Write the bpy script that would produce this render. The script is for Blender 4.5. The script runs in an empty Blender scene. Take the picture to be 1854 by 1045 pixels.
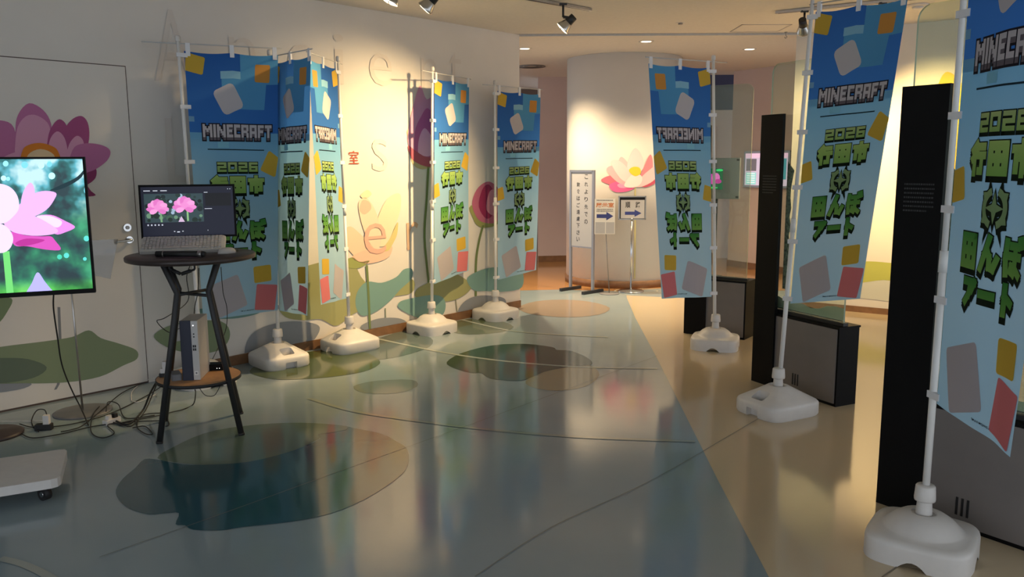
import bpy, bmesh, math, random
from mathutils import Vector, Matrix
from mathutils.geometry import tessellate_polygon
random.seed(7)
sc = bpy.context.scene
col = sc.collection
V = Vector
PI = math.pi

# ------------------------------------------------------------------ camera
F_PX, CX, CY, EYE, PITCH, ROLL = 1500.0, 927.0, 522.5, 1.5, 0.151, -0.005
_c, _s = math.cos(PITCH), math.sin(PITCH)
_r, _f, _u = V((1, 0, 0)), V((0, _c, -_s)), V((0, _s, _c))
RT = _r * math.cos(ROLL) + _u * math.sin(ROLL)
UP = _u * math.cos(ROLL) - _r * math.sin(ROLL)
FW = _f
O = V((0, 0, EYE))
cam = bpy.data.cameras.new('camera')
cam.sensor_fit = 'HORIZONTAL'
cam.sensor_width = 36.0
cam.lens = 36.0 * F_PX / 1854.0
cam.clip_start = 0.05
cam_o = bpy.data.objects.new('camera', cam)
col.objects.link(cam_o)
m = Matrix((RT, UP, -FW)).transposed().to_4x4()
m.translation = O
cam_o.matrix_world = m
sc.camera = cam_o

# ------------------------------------------------------------------ view + world
sc.view_settings.view_transform = 'Standard'
sc.view_settings.look = 'None'
sc.view_settings.gamma = 1.0
sc.view_settings.use_curve_mapping = False
sc.view_settings.exposure = 0.0
world = bpy.data.worlds.new('world')
sc.world = world
world.use_nodes = True
bg = world.node_tree.nodes['Background']
bg.inputs[0].default_value = (0.84, 0.91, 1.0, 1)
bg.inputs[1].default_value = 1.65
# lamp powers in watts (the lamps themselves are built further down)
W1, W2, W3, W4, W5, W6, W7 = 50, 120, 420, 190, 360, 230, 220


def ray(x, y):
    return RT * ((x - CX) / F_PX) - UP * ((y - CY) / F_PX) + FW


def at(x, y, z=0.0):
    r = ray(x, y)
    return O + r * ((z - EYE) / r.z)


def at_y(x, y, Y):
    r = ray(x, y)
    return O + r * (Y / r.y)


def on_plane(x, y, p, n):
    r = ray(x, y)
    return O + r * ((V(p) - O).dot(n) / r.dot(n))


def span_end(foot, px, L, far):
    """point above the px azimuth at horizontal distance L from foot"""
    r3 = ray(*px)
    r = V((r3.x, r3.y))
    f2 = V((foot[0], foot[1]))
    a = r.dot(r); b = -2 * r.dot(f2); c = f2.dot(f2) - L * L
    D = b * b - 4 * a * c
    t = -b / 2 / a if D < 0 else (-b + (1 if far else -1) * math.sqrt(D)) / 2 / a
    return V((r.x * t, r.y * t, EYE + r3.z * t))


# ------------------------------------------------------------------ materials
def lin(c):
    return tuple(((x / 12.92) if x <= 0.04045 else ((x + 0.055) / 1.055) ** 2.4) for x in c)


def rgb(r, g, b):
    return lin((r / 255., g / 255., b / 255.))


MATS = {}


def mat(name, color, rough=0.6, metal=0.0, noise=0.0, nscale=8.0, bump=0.0, emit=0.0, spec=0.5, coat=0.0, sub=0.0):
    if name in MATS:
        return MATS[name]
    m = bpy.data.materials.new(name)
    m.use_nodes = True
    nt = m.node_tree
    b = nt.nodes['Principled BSDF']
    b.inputs['Base Color'].default_value = (*color, 1)
    b.inputs['Roughness'].default_value = rough
    b.inputs['Metallic'].default_value = metal
    b.inputs['Specular IOR Level'].default_value = spec
    b.inputs['Coat Weight'].default_value = coat
    if emit:
        b.inputs['Emission Color'].default_value = (*color, 1)
        b.inputs['Emission Strength'].default_value = emit
    if noise or bump:
        tc = nt.nodes.new('ShaderNodeTexCoord')
        n = nt.nodes.new('ShaderNodeTexNoise')
        n.inputs['Scale'].default_value = nscale
        n.inputs['Detail'].default_value = 5
        nt.links.new(tc.outputs['Object'], n.inputs['Vector'])
        if noise:
            r = nt.nodes.new('ShaderNodeValToRGB')
            r.color_ramp.elements[0].position = 0.3
            r.color_ramp.elements[1].position = 0.7
            r.color_ramp.elements[0].color = (*[c * (1 - noise) for c in color], 1)
            r.color_ramp.elements[1].color = (*[min(1, c * (1 + noise)) for c in color], 1)
            nt.links.new(n.outputs['Fac'], r.inputs['Fac'])
            nt.links.new(r.outputs['Color'], b.inputs['Base Color'])
        if bump:
            bp = nt.nodes.new('ShaderNodeBump')
            bp.inputs['Strength'].default_value = bump
            bp.inputs['Distance'].default_value = 0.01
            nt.links.new(n.outputs['Fac'], bp.inputs['Height'])
            nt.links.new(bp.outputs['Normal'], b.inputs['Normal'])
    MATS[name] = m
    return m


def vcol_mat(name, rough=0.7, trans=0.0, emit=0.0, spec=0.3, weave=False, alpha=1.0):
    """material whose colour is the print stored on the mesh"""
    m = bpy.data.materials.new(name)
    m.use_nodes = True
    nt = m.node_tree
    b = nt.nodes['Principled BSDF']
    out = nt.nodes['Material Output']
    a = nt.nodes.new('ShaderNodeAttribute')
    a.attribute_name = 'Col'
    nt.links.new(a.outputs['Color'], b.inputs['Base Color'])
    b.inputs['Roughness'].default_value = rough
    b.inputs['Specular IOR Level'].default_value = spec
    if emit:
        nt.links.new(a.outputs['Color'], b.inputs['Emission Color'])
        b.inputs['Emission Strength'].default_value = emit
    last = b.outputs[0]
    if trans:
        t = nt.nodes.new('ShaderNodeBsdfTranslucent')
        nt.links.new(a.outputs['Color'], t.inputs['Color'])
        mx = nt.nodes.new('ShaderNodeMixShader')
        mx.inputs[0].default_value = trans
        nt.links.new(last, mx.inputs[1])
        nt.links.new(t.outputs[0], mx.inputs[2])
        last = mx.outputs[0]
    nt.links.new(last, out.inputs['Surface'])
    MATS[name] = m
    return m


def glass_mat(name, tint, haze=0.05, hazecol=(0.5, 0.6, 0.5)):
    m = bpy.data.materials.new(name)
    m.use_nodes = True
    nt = m.node_tree
    nt.nodes.remove(nt.nodes['Principled BSDF'])
    out = nt.nodes['Material Output']
    tr = nt.nodes.new('ShaderNodeBsdfTransparent')
    tr.inputs[0].default_value = (*tint, 1)
    gl = nt.nodes.new('ShaderNodeBsdfGlossy')
    gl.inputs['Roughness'].default_value = 0.02
    lw = nt.nodes.new('ShaderNodeLayerWeight')
    lw.inputs[0].default_value = 0.5
    pw = nt.nodes.new('ShaderNodeMath'); pw.operation = 'POWER'; pw.inputs[1].default_value = 4.0
    fr = nt.nodes.new('ShaderNodeMath'); fr.operation = 'MULTIPLY_ADD'
    fr.inputs[1].default_value = 0.7; fr.inputs[2].default_value = 0.045
    nt.links.new(lw.outputs['Facing'], pw.inputs[0])
    nt.links.new(pw.outputs[0], fr.inputs[0])
    df = nt.nodes.new('ShaderNodeBsdfDiffuse')
    df.inputs[0].default_value = (*hazecol, 1)
    m1 = nt.nodes.new('ShaderNodeMixShader')
    m1.inputs[0].default_value = haze
    nt.links.new(tr.outputs[0], m1.inputs[1])
    nt.links.new(df.outputs[0], m1.inputs[2])
    m2 = nt.nodes.new('ShaderNodeMixShader')
    nt.links.new(fr.outputs[0], m2.inputs[0])
    nt.links.new(m1.outputs[0], m2.inputs[1])
    nt.links.new(gl.outputs[0], m2.inputs[2])
    nt.links.new(m2.outputs[0], out.inputs['Surface'])
    MATS[name] = m
    return m


M = {}
M['wall'] = mat('wall_paint', (0.70, 0.655, 0.60), 0.75, noise=0.03, nscale=2.5, bump=0.03)
M['wall_pink'] = mat('wall_paint_rose', (0.62, 0.50, 0.47), 0.75, noise=0.03, nscale=2.5)
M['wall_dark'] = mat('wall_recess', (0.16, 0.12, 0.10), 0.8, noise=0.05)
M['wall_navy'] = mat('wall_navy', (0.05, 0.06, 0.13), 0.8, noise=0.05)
M['ceil'] = mat('ceiling_paint', (0.68, 0.635, 0.58), 0.85, noise=0.03, nscale=30, bump=0.04)
M['gap'] = mat('shadow_gap', (0.09, 0.06, 0.05), 0.8)
M['wood'] = mat('baseboard_wood', rgb(128, 92, 62), 0.5, noise=0.18, nscale=14)
M['white'] = mat('white_plastic', (0.64, 0.61, 0.58), 0.42, noise=0.03, nscale=20)
M['pole'] = mat('pole_white', (0.76, 0.75, 0.73), 0.35)
M['bar'] = mat('crossbar_grey', (0.50, 0.50, 0.50), 0.4)
M['tab'] = mat('cloth_tab', (0.72, 0.72, 0.74), 0.8)
M['black'] = mat('black_satin', (0.006, 0.0055, 0.0055), 0.5, noise=0.1, nscale=5, spec=0.10)
M['black_metal'] = mat('black_metal', (0.014, 0.014, 0.015), 0.5)
M['rubber'] = mat('black_rubber', (0.010, 0.010, 0.011), 0.6)
M['panel'] = mat('case_grey_panel', (0.175, 0.155, 0.145), 0.42, noise=0.08, nscale=5)
M['chrome'] = mat('chrome', (0.62, 0.62, 0.62), 0.18, 1.0)
M['alu'] = mat('brushed_metal', (0.48, 0.46, 0.44), 0.32, 0.9, noise=0.06, nscale=40)
M['steel_dark'] = mat('sign_frame_steel', (0.30, 0.28, 0.27), 0.35, 0.8)
M['board'] = mat('sign_board_white', (0.46, 0.455, 0.47), 0.6)
M['ink'] = mat('ink_black', (0.03, 0.03, 0.035), 0.7)
M['navy'] = mat('ink_navy', (0.035, 0.05, 0.22), 0.6)
M['orange'] = mat('ink_orange', (0.62, 0.19, 0.05), 0.6)
M['paper'] = mat('paper', (0.74, 0.72, 0.68), 0.7)
M['ink_grey'] = mat('ink_grey', (0.16, 0.16, 0.17), 0.7)
M['slab_text'] = mat('slab_text_grey', (0.032, 0.032, 0.032), 0.6)
M['table_dark'] = mat('table_veneer_dark', (0.040, 0.027, 0.024), 0.4, noise=0.25, nscale=9)
M['shelf_wood'] = mat('shelf_wood', rgb(186, 138, 92), 0.5, noise=0.12, nscale=18)
M['silver'] = mat('silver_plastic', (0.50, 0.48, 0.46), 0.42)
M['navy_plastic'] = mat('navy_plastic', (0.012, 0.015, 0.035), 0.5)
M['key'] = mat('key_white', (0.52, 0.50, 0.48), 0.55)
M['kbd'] = mat('keyboard_shell', (0.66, 0.64, 0.60), 0.5)
M['grey_disc'] = mat('stand_disc_grey', (0.17, 0.17, 0.18), 0.45, noise=0.06)
M['maroon'] = mat('stand_disc_dark', (0.045, 0.030, 0.030), 0.45)
M['led'] = mat('white_led', (1, 1, 1), 0.5, emit=2.0)
M['lens'] = mat('lamp_lens', (1.0, 0.80, 0.50), 0.4, emit=5.0)
M['down_lens'] = mat('downlight_lens', (1.0, 0.85, 0.62), 0.4, emit=3.0)
M['reflector'] = mat('lamp_reflector', (0.55, 0.53, 0.50), 0.25, 0.9)
M['mural'] = vcol_mat('mural_print', 0.75)
M['inlay'] = vcol_mat('floor_inlay', 0.105, spec=0.5)
M['fabric'] = vcol_mat('banner_fabric', 0.8, trans=0.30, spec=0.15)
M['screen'] = vcol_mat('screen_picture', 0.3, emit=1.0, spec=0.3)
M['glass'] = glass_mat('case_glass', (0.90, 0.955, 0.91), 0.10)
M['acrylic'] = glass_mat('acrylic_sheet', (0.80, 0.80, 0.80), 0.16, (0.6, 0.6, 0.6))
M['glass_edge'] = mat('glass_edge', (0.30, 0.36, 0.24), 0.3)
M['relief'] = mat('frosted_print', (0.27, 0.28, 0.20), 0.9, noise=0.75, nscale=55, bump=0.6)


def floor_mat():
    m = bpy.data.materials.new('floor_vinyl')
    m.use_nodes = True
    nt = m.node_tree
    b = nt.nodes['Principled BSDF']
    tc = nt.nodes.new('ShaderNodeTexCoord')
    n = nt.nodes.new('ShaderNodeTexNoise')
    n.inputs['Scale'].default_value = 0.9
    n.inputs['Detail'].default_value = 6
    r = nt.nodes.new('ShaderNodeValToRGB')
    r.color_ramp.elements[0].position = 0.35
    r.color_ramp.elements[1].position = 0.7
    r.color_ramp.elements[0].color = (*rgb(134, 150, 158), 1)
    r.color_ramp.elements[1].color = (*rgb(148, 162, 166), 1)
    nt.links.new(tc.outputs['Object'], n.inputs['Vector'])
    nt.links.new(n.outputs['Fac'], r.inputs['Fac'])
    nt.links.new(r.outputs['Color'], b.inputs['Base Color'])
    n2 = nt.nodes.new('ShaderNodeTexNoise')
    n2.inputs['Scale'].default_value = 14
    n2.inputs['Detail'].default_value = 3
    nt.links.new(tc.outputs['Object'], n2.inputs['Vector'])
    bp = nt.nodes.new('ShaderNodeBump')
    bp.inputs['Strength'].default_value = 0.035
    bp.inputs['Distance'].default_value = 0.01
    nt.links.new(n2.outputs['Fac'], bp.inputs['Height'])
    nt.links.new(bp.outputs['Normal'], b.inputs['Normal'])
    b.inputs['Roughness'].default_value = 0.105
    b.inputs['Specular IOR Level'].default_value = 0.5
    MATS['floor_vinyl'] = m
    return m


M['floor'] = floor_mat()


# ------------------------------------------------------------------ mesh helpers
def garden_mat():
    """blurred garden picture shown on the large display"""
    m = bpy.data.materials.new('screen_garden')
    m.use_nodes = True
    nt = m.node_tree
    b = nt.nodes['Principled BSDF']
    tc = nt.nodes.new('ShaderNodeTexCoord')
    n = nt.nodes.new('ShaderNodeTexNoise'); n.inputs['Scale'].default_value = 9.0; n.inputs['Detail'].default_value = 3.0
    sx = nt.nodes.new('ShaderNodeSeparateXYZ')
    mr = nt.nodes.new('ShaderNodeMapRange')
    mr.inputs['From Min'].default_value = 0.85; mr.inputs['From Max'].default_value = 1.52
    nt.links.new(tc.outputs['Object'], n.inputs['Vector'])
    nt.links.new(tc.outputs['Object'], sx.inputs['Vector'])
    nt.links.new(sx.outputs['Z'], mr.inputs['Value'])

    def ramp(stops):
        r = nt.nodes.new('ShaderNodeValToRGB')
        e = r.color_ramp.elements
        while len(e) < len(stops):
            e.new(0.5)
        for k, (p, c) in zip(e, stops):
            k.position = p; k.color = (*c, 1)
        return r
    up = ramp([(.34, rgb(6, 52, 60)), (.43, rgb(24, 112, 112)), (.51, rgb(96, 192, 210)), (.60, rgb(206, 248, 254))])
    mid = ramp([(.34, rgb(6, 44, 52)), (.45, rgb(12, 84, 76)), (.55, rgb(28, 128, 92)), (.66, rgb(56, 170, 120))])
    low = ramp([(.35, rgb(30, 130, 50)), (.55, rgb(84, 206, 74)), (.7, rgb(120, 230, 96))])
    for r in (up, mid, low):
        nt.links.new(n.outputs['Fac'], r.inputs['Fac'])

    def band(p0, p1):
        r = nt.nodes.new('ShaderNodeMapRange'); r.interpolation_type = 'SMOOTHSTEP'
        r.inputs['From Min'].default_value = p0; r.inputs['From Max'].default_value = p1
        nt.links.new(mr.outputs[0], r.inputs['Value'])
        return r
    m1 = nt.nodes.new('ShaderNodeMix'); m1.data_type = 'RGBA'
    nt.links.new(band(.09, .20).outputs[0], m1.inputs[0]); nt.links.new(low.outputs[0], m1.inputs[6]); nt.links.new(mid.outputs[0], m1.inputs[7])
    m2 = nt.nodes.new('ShaderNodeMix'); m2.data_type = 'RGBA'
    nt.links.new(band(.55, .85).outputs[0], m2.inputs[0]); nt.links.new(m1.outputs[2], m2.inputs[6]); nt.links.new(up.outputs[0], m2.inputs[7])
    b.inputs['Base Color'].default_value = (.02, .02, .02, 1)
    nt.links.new(m2.outputs[2], b.inputs['Emission Color'])
    b.inputs['Emission Strength'].default_value = 1.0
    b.inputs['Roughness'].default_value = .3
    MATS['screen_garden'] = m
    return m


M['garden'] = garden_mat()


class MB:
    def __init__(self):
        self.v = []; self.f = []; self.mi = []; self.c = []; self.sm = []

    def quad_ring(self, a, b, n, mi, smooth=True, c=None):
        for i in range(n):
            j = (i + 1) % n
            self.face((a + i, a + j, b + j, b + i), mi, smooth, c)

    def face(self, idx, mi=0, smooth=False, c=None):
        self.f.append(tuple(idx)); self.mi.append(mi); self.sm.append(smooth); self.c.append(c)

    def box(self, lo, hi, mi=0, M4=None, c=None):
        s = len(self.v)
        for x in (lo[0], hi[0]):
            for y in (lo[1], hi[1]):
                for z in (lo[2], hi[2]):
                    p = V((x, y, z))
                    self.v.append(M4 @ p if M4 else p)
        for q in ((0, 1, 3, 2), (4, 6, 7, 5), (0, 4, 5, 1), (2, 3, 7, 6), (0, 2, 6, 4), (1, 5, 7, 3)):
            self.face([s + i for i in q], mi, False, c)
        return self

    def rbox(self, lo, hi, r, mi=0, M4=None, seg=3):
        """box with rounded vertical edges and a small top chamfer"""
        cx, cy = (lo[0] + hi[0]) / 2, (lo[1] + hi[1]) / 2
        pts = []
        for (sx, sy, a0) in ((1, 1, 0), (-1, 1, PI / 2), (-1, -1, PI), (1, -1, 1.5 * PI)):
            ex, ey = (hi[0] - cx - r) * sx + cx, (hi[1] - cy - r) * sy + cy
            for k in range(seg + 1):
                a = a0 + k * PI / 2 / seg
                pts.append((ex + r * math.cos(a), ey + r * math.sin(a)))
        ch = min(r * 0.4, (hi[2] - lo[2]) * 0.25)
        self.loft(pts, [(lo[2], 0), (hi[2] - ch, 0), (hi[2], ch)], (cx, cy), mi, M4)
        return self

    def loft(self, pts, levels, cen, mi=0, M4=None):
        n = len(pts); rings = []
        for z, inset in levels:
            s = len(self.v); rings.append(s)
            for x, y in pts:
                d = V((x - cen[0], y - cen[1])); L = d.length or 1
                k = (L - inset) / L
                p = V((cen[0] + d.x * k, cen[1] + d.y * k, z))
                self.v.append(M4 @ p if M4 else p)
        for a, b in zip(rings, rings[1:]):
            self.quad_ring(a, b, n, mi, False)
        self.face([rings[-1] + i for i in range(n)], mi)
        self.face([rings[0] + n - 1 - i for i in range(n)], mi)

    def cyl(self, p, q, r, r2=None, n=14, mi=0, cap=True, smooth=True):
        r2 = r if r2 is None else r2
        p, q = V(p), V(q)
        d = (q - p).normalized()
        a = d.orthogonal().normalized(); b = d.cross(a)
        s = len(self.v)
        for (cc, rr) in ((p, r), (q, r2)):
            for i in range(n):
                t = 2 * PI * i / n
                self.v.append(cc + a * (rr * math.cos(t)) + b * (rr * math.sin(t)))
        self.quad_ring(s, s + n, n, mi, smooth)
        if cap:
            self.face([s + n - 1 - i for i in range(n)], mi)
            self.face([s + n + i for i in range(n)], mi)
        return self

    def lathe(self, prof, n=28, mi=0, M4=None, smooth=True, cap=True):
        rings = []
        for r, z in prof:
            s = len(self.v); rings.append(s)
            for i in range(n):
                t = 2 * PI * i / n
                p = V((r * math.cos(t), r * math.sin(t), z))
                self.v.append(M4 @ p if M4 else p)
        for a, b in zip(rings, rings[1:]):
            self.quad_ring(a, b, n, mi, smooth)
        if cap:
            self.face([rings[0] + n - 1 - i for i in range(n)], mi)
            self.face([rings[-1] + i for i in range(n)], mi)
        return self

    def tube(self, pts, r, n=8, mi=0, sub=6, cap=True):
        P = catmull([V(p) for p in pts], sub, False) if sub > 1 else [V(p) for p in pts]
        s0 = len(self.v); up = None
        for i, p in enumerate(P):
            d = (P[min(i + 1, len(P) - 1)] - P[max(i - 1, 0)])
            if d.length < 1e-9:
                d = V((0, 0, 1))
            d.normalize()
            if up is None:
                up = d.orthogonal().normalized()
            up = (up - d * up.dot(d))
            if up.length < 1e-6:
                up = d.orthogonal()
            up.normalize()
            b = d.cross(up)
            for k in range(n):
                t = 2 * PI * k / n
                self.v.append(p + up * (r * math.cos(t)) + b * (r * math.sin(t)))
        for i in range(len(P) - 1):
            self.quad_ring(s0 + i * n, s0 + (i + 1) * n, n, mi, True)
        if cap:
            self.face([s0 + n - 1 - i for i in range(n)], mi)
            self.face([s0 + (len(P) - 1) * n + i for i in range(n)], mi)
        return self

    def poly(self, pts3, mi=0, c=None):
        """filled flat (possibly concave) polygon of 3D points"""
        s = len(self.v)
        self.v += [V(p) for p in pts3]
        for t in tessellate_polygon([[V(p) for p in pts3]]):
            self.face([s + i for i in t], mi, False, c)
        return self

    def prism(self, pts2, z0, z1, mi=0, M4=None):
        n = len(pts2); s = len(self.v)
        for z in (z0, z1):
            for x, y in pts2:
                p = V((x, y, z))
                self.v.append(M4 @ p if M4 else p)
        for t in tessellate_polygon([[V((x, y, 0)) for x, y in pts2]]):
            self.face([s + n + i for i in t], mi)
            self.face([s + i for i in reversed(t)], mi)
        self.quad_ring(s, s + n, n, mi, False)
        return self

    def mesh(self, name):
        me = bpy.data.meshes.new(name)
        me.from_pydata([tuple(p) for p in self.v], [], self.f)
        me.polygons.foreach_set('material_index', self.mi)
        me.polygons.foreach_set('use_smooth', self.sm)
        if any(c is not None for c in self.c):
            att = me.color_attributes.new('Col', 'FLOAT_COLOR', 'CORNER')
            buf = []
            for poly, c in zip(self.f, self.c):
                c = c or (0.5, 0.5, 0.5)
                buf += [c[0], c[1], c[2], 1.0] * len(poly)
            att.data.foreach_set('color', buf)
        me.update()
        return me

    def build(self, name, mats, parent=None, loc=None, fix=True):
        me = self.mesh(name)
        if fix:
            bm = bmesh.new(); bm.from_mesh(me)
            bmesh.ops.recalc_face_normals(bm, faces=bm.faces)
            bm.to_mesh(me); bm.free()
        if not isinstance(mats, (list, tuple)):
            mats = [mats]
        for k in mats:
            me.materials.append(M[k] if isinstance(k, str) else k)
        o = bpy.data.objects.new(name, me)
        col.objects.link(o)
        if parent:
            o.parent = parent
        if loc:
            o.location = loc
        return o


def catmull(P, sub, closed):
    n = len(P); out = []
    if n < 3 and not closed:
        return list(P)
    rng = range(n) if closed else range(n - 1)
    for i in rng:
        if closed:
            p0, p1, p2, p3 = P[(i - 1) % n], P[i], P[(i + 1) % n], P[(i + 2) % n]
        else:
            p0, p1, p2, p3 = P[max(i - 1, 0)], P[i], P[i + 1], P[min(i + 2, n - 1)]
        for k in range(sub):
            t = k / sub
            out.append(0.5 * ((2 * p1) + (p2 - p0) * t + (2 * p0 - 5 * p1 + 4 * p2 - p3) * t * t + (3 * p1 - p0 - 3 * p2 + p3) * t ** 3))
    if not closed:
        out.append(P[-1].copy())
    return out


def empty(name, label=None, cat=None, loc=(0, 0, 0), rz=0.0, group=None, parent=None):
    o = bpy.data.objects.new(name, None)
    col.objects.link(o)
    o.location = loc
    o.rotation_euler = (0, 0, rz)
    o.empty_display_size = 0.1
    if parent:
        o.parent = parent
    if label:
        tag(o, label, cat, group)
    return o


def tag(o, label, cat, group=None):
    o['label'] = label
    o['category'] = cat
    if group:
        o['group'] = group
    return o


def struct(o):
    o['kind'] = 'structure'
    return o


def blob(pts, sub=5):
    P = catmull([V((x, y)) for x, y in pts], sub, True)
    return [(p.x, p.y) for p in P]


_font_cache = {}


def text_tris(txt, bold=0.0):
    """triangulated glyph outlines, normalised so the box is 0..1 x 0..1; returns (verts2, tris, aspect)"""
    key = (txt, bold)
    if key in _font_cache:
        return _font_cache[key]
    cu = bpy.data.curves.new('lettering', 'FONT')
    cu.body = txt
    cu.size = 1.0
    cu.resolution_u = 3
    cu.offset = bold
    cu.fill_mode = 'FRONT'
    o = bpy.data.objects.new('lettering', cu)
    col.objects.link(o)
    dg = bpy.context.evaluated_depsgraph_get()
    dg.update()
    me = bpy.data.meshes.new_from_object(o.evaluated_get(dg))
    me.calc_loop_triangles()
    vs = [(v.co.x, v.co.y) for v in me.vertices]
    ts = [tuple(t.vertices) for t in me.loop_triangles]
    bpy.data.objects.remove(o); bpy.data.curves.remove(cu); bpy.data.meshes.remove(me)
    x0 = min(v[0] for v in vs); x1 = max(v[0] for v in vs)
    y0 = min(v[1] for v in vs); y1 = max(v[1] for v in vs)
    w, h = max(x1 - x0, 1e-6), max(y1 - y0, 1e-6)
    vs = [((x - x0) / w, (y - y0) / h) for x, y in vs]
    _font_cache[key] = (vs, ts, w / h)
    return _font_cache[key]


def flat_text(mb, txt, box, place, bold=0.0, mi=0, c=None):
    """put lettering into box=(x0,y0,x1,y1) of a local 2D frame; place(x,y)->3D"""
    vs, ts, asp = text_tris(txt, bold)
    s = len(mb.v)
    for x, y in vs:
        mb.v.append(V(place(box[0] + x * (box[2] - box[0]), box[1] + y * (box[3] - box[1]))))
    for t in ts:
        mb.face([s + i for i in t], mi, False, c)


# ------------------------------------------------------------------ setting: geometry of the hall
CEIL = 2.76
WC = V((0.085, 8.55, 0))                       # end corner of the left wall
WT = V((0.663, 0.749, 0)).normalized()         # along the wall (away from the entrance)
WN = V((WT.y, -WT.x, 0))                       # into the hall
RC = V((2.87, 8.60, 0))
RTN = V((0.814, -0.581, 0)).normalized()
RN = V((RTN.y, -RTN.x, 0))                     # into the hall


def wp(s, z, off=0.0):
    return WC + WT * s + V((0, 0, z)) + WN * off


def wall_sz(x, y):
    p = on_plane(x, y, WC, WN)
    return ((p - WC).dot(WT), p.z)


def rp(s, z, off=0.0):
    return RC + RTN * s + V((0, 0, z)) + RN * off


def right_sz(x, y):
    p = on_plane(x, y, RC, RN)
    return ((p - RC).dot(RTN), p.z)


def slab_wall(name, a, b, thick_dir, th, z0, z1, m, parent=None):
    mb = MB()
    a, b = V(a), V(b)
    q = [a, b, b + thick_dir * th, a + thick_dir * th]
    s = len(mb.v)
    for z in (z0, z1):
        mb.v += [V((p.x, p.y, z)) for p in q]
    mb.quad_ring(0, 4, 4, 0, False)
    mb.face((3, 2, 1, 0)); mb.face((4, 5, 6, 7))
    return mb.build(name, m, parent)


# floor
fl = MB().box((-8.5, -4, -0.1), (8.5, 16, 0)).build('floor', 'floor')
struct(fl)
# ceiling (near field and the field past the shadow gap)
ce = MB().box((-8.5, -4, CEIL), (8.5, 8.50, CEIL + 0.12)).build('ceiling', 'ceil')
struct(ce)
MB().box((-8.5, 8.58, CEIL - 0.012), (8.5, 16, CEIL + 0.12)).build('ceiling_field', 'ceil', ce)
MB().box((-8.5, 8.50, CEIL + 0.02), (8.5, 8.58, CEIL + 0.12)).build('shadow_gap', 'gap', ce)

wl = slab_wall('wall_left', wp(-11.5, 0), wp(0, 0), -WN, 0.25, 0, CEIL, 'wall'); struct(wl)
wr = slab_wall('wall_right', rp(0, 0), rp(5.5, 0), -RN, 0.25, 0, CEIL, 'wall'); struct(wr)
bl = slab_wall('baseboard_left', wp(-3.62, 0, 0.0), wp(0, 0, 0.0), WN, 0.012, 0, 0.075, 'wood'); struct(bl)
br = slab_wall('baseboard_right', rp(0, 0), rp(5.5, 0), RN, 0.012, 0, 0.06, 'wood'); struct(br)
# far rooms
wb = slab_wall('wall_back', V((0.40, 12.55, 0)), V((4.4, 13.05, 0)), V((0, 1, 0)), 0.2, 0, CEIL - 0.01, 'wall_pink'); struct(wb)
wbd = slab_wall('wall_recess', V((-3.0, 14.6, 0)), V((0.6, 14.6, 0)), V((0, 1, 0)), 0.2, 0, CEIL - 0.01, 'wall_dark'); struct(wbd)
bb = slab_wall('baseboard_back', V((0.40, 12.55, 0)), V((3.2, 12.9, 0)), V((0, -1, 0)), 0.015, 0, 0.09, 'wood'); struct(bb)
wf = slab_wall('wall_far', V((3.13, 11.95, 0)), V((4.6, 9.4, 0)), V((0.87, 0.5, 0)), 0.2, 0, CEIL - 0.01, 'wall_pink'); struct(wf)
bf = slab_wall('baseboard_far', V((3.13, 11.95, 0)), V((4.6, 9.4, 0)), V((-0.87, -0.5, 0)), 0.015, 0, 0.09, 'wood'); struct(bf)
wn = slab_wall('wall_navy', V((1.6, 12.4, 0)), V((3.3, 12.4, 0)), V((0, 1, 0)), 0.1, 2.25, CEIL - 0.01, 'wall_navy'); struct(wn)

# round column
PC, PR = V((1.395, 10.50, 0)), 0.70
pm = MB().lathe([(PR, 0), (PR, CEIL - 0.013)], 96, M4=Matrix.Translation(PC))
pil = pm.build('wall_column', 'wall'); struct(pil)
pb = MB().lathe([(PR + 0.014, 0), (PR + 0.014, 0.085), (PR + 0.001, 0.09)], 96, M4=Matrix.Translation(PC)).build('baseboard_column', 'wood')
struct(pb)


def on_col(x, y, off=0.0):
    r = ray(x, y)
    r2 = V((r.x, r.y)); o2 = V((-PC.x, -PC.y))
    a = r2.dot(r2); b = 2 * r2.dot(o2); c = o2.dot(o2) - (PR + off) ** 2
    D = max(b * b - 4 * a * c, 0)
    return O + r * ((-b - math.sqrt(D)) / 2 / a)


# ---- floor inlays: sand-coloured path, lily pads, water lines
def inlay(name, pts3, layer, colr):
    z = 0.0006 * layer
    return MB().poly([(p[0], p[1], z) for p in pts3], 0, colr).build(name, 'inlay', fl)


def floor_px(pts):
    return [at(x, y) for x, y in pts]


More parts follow.
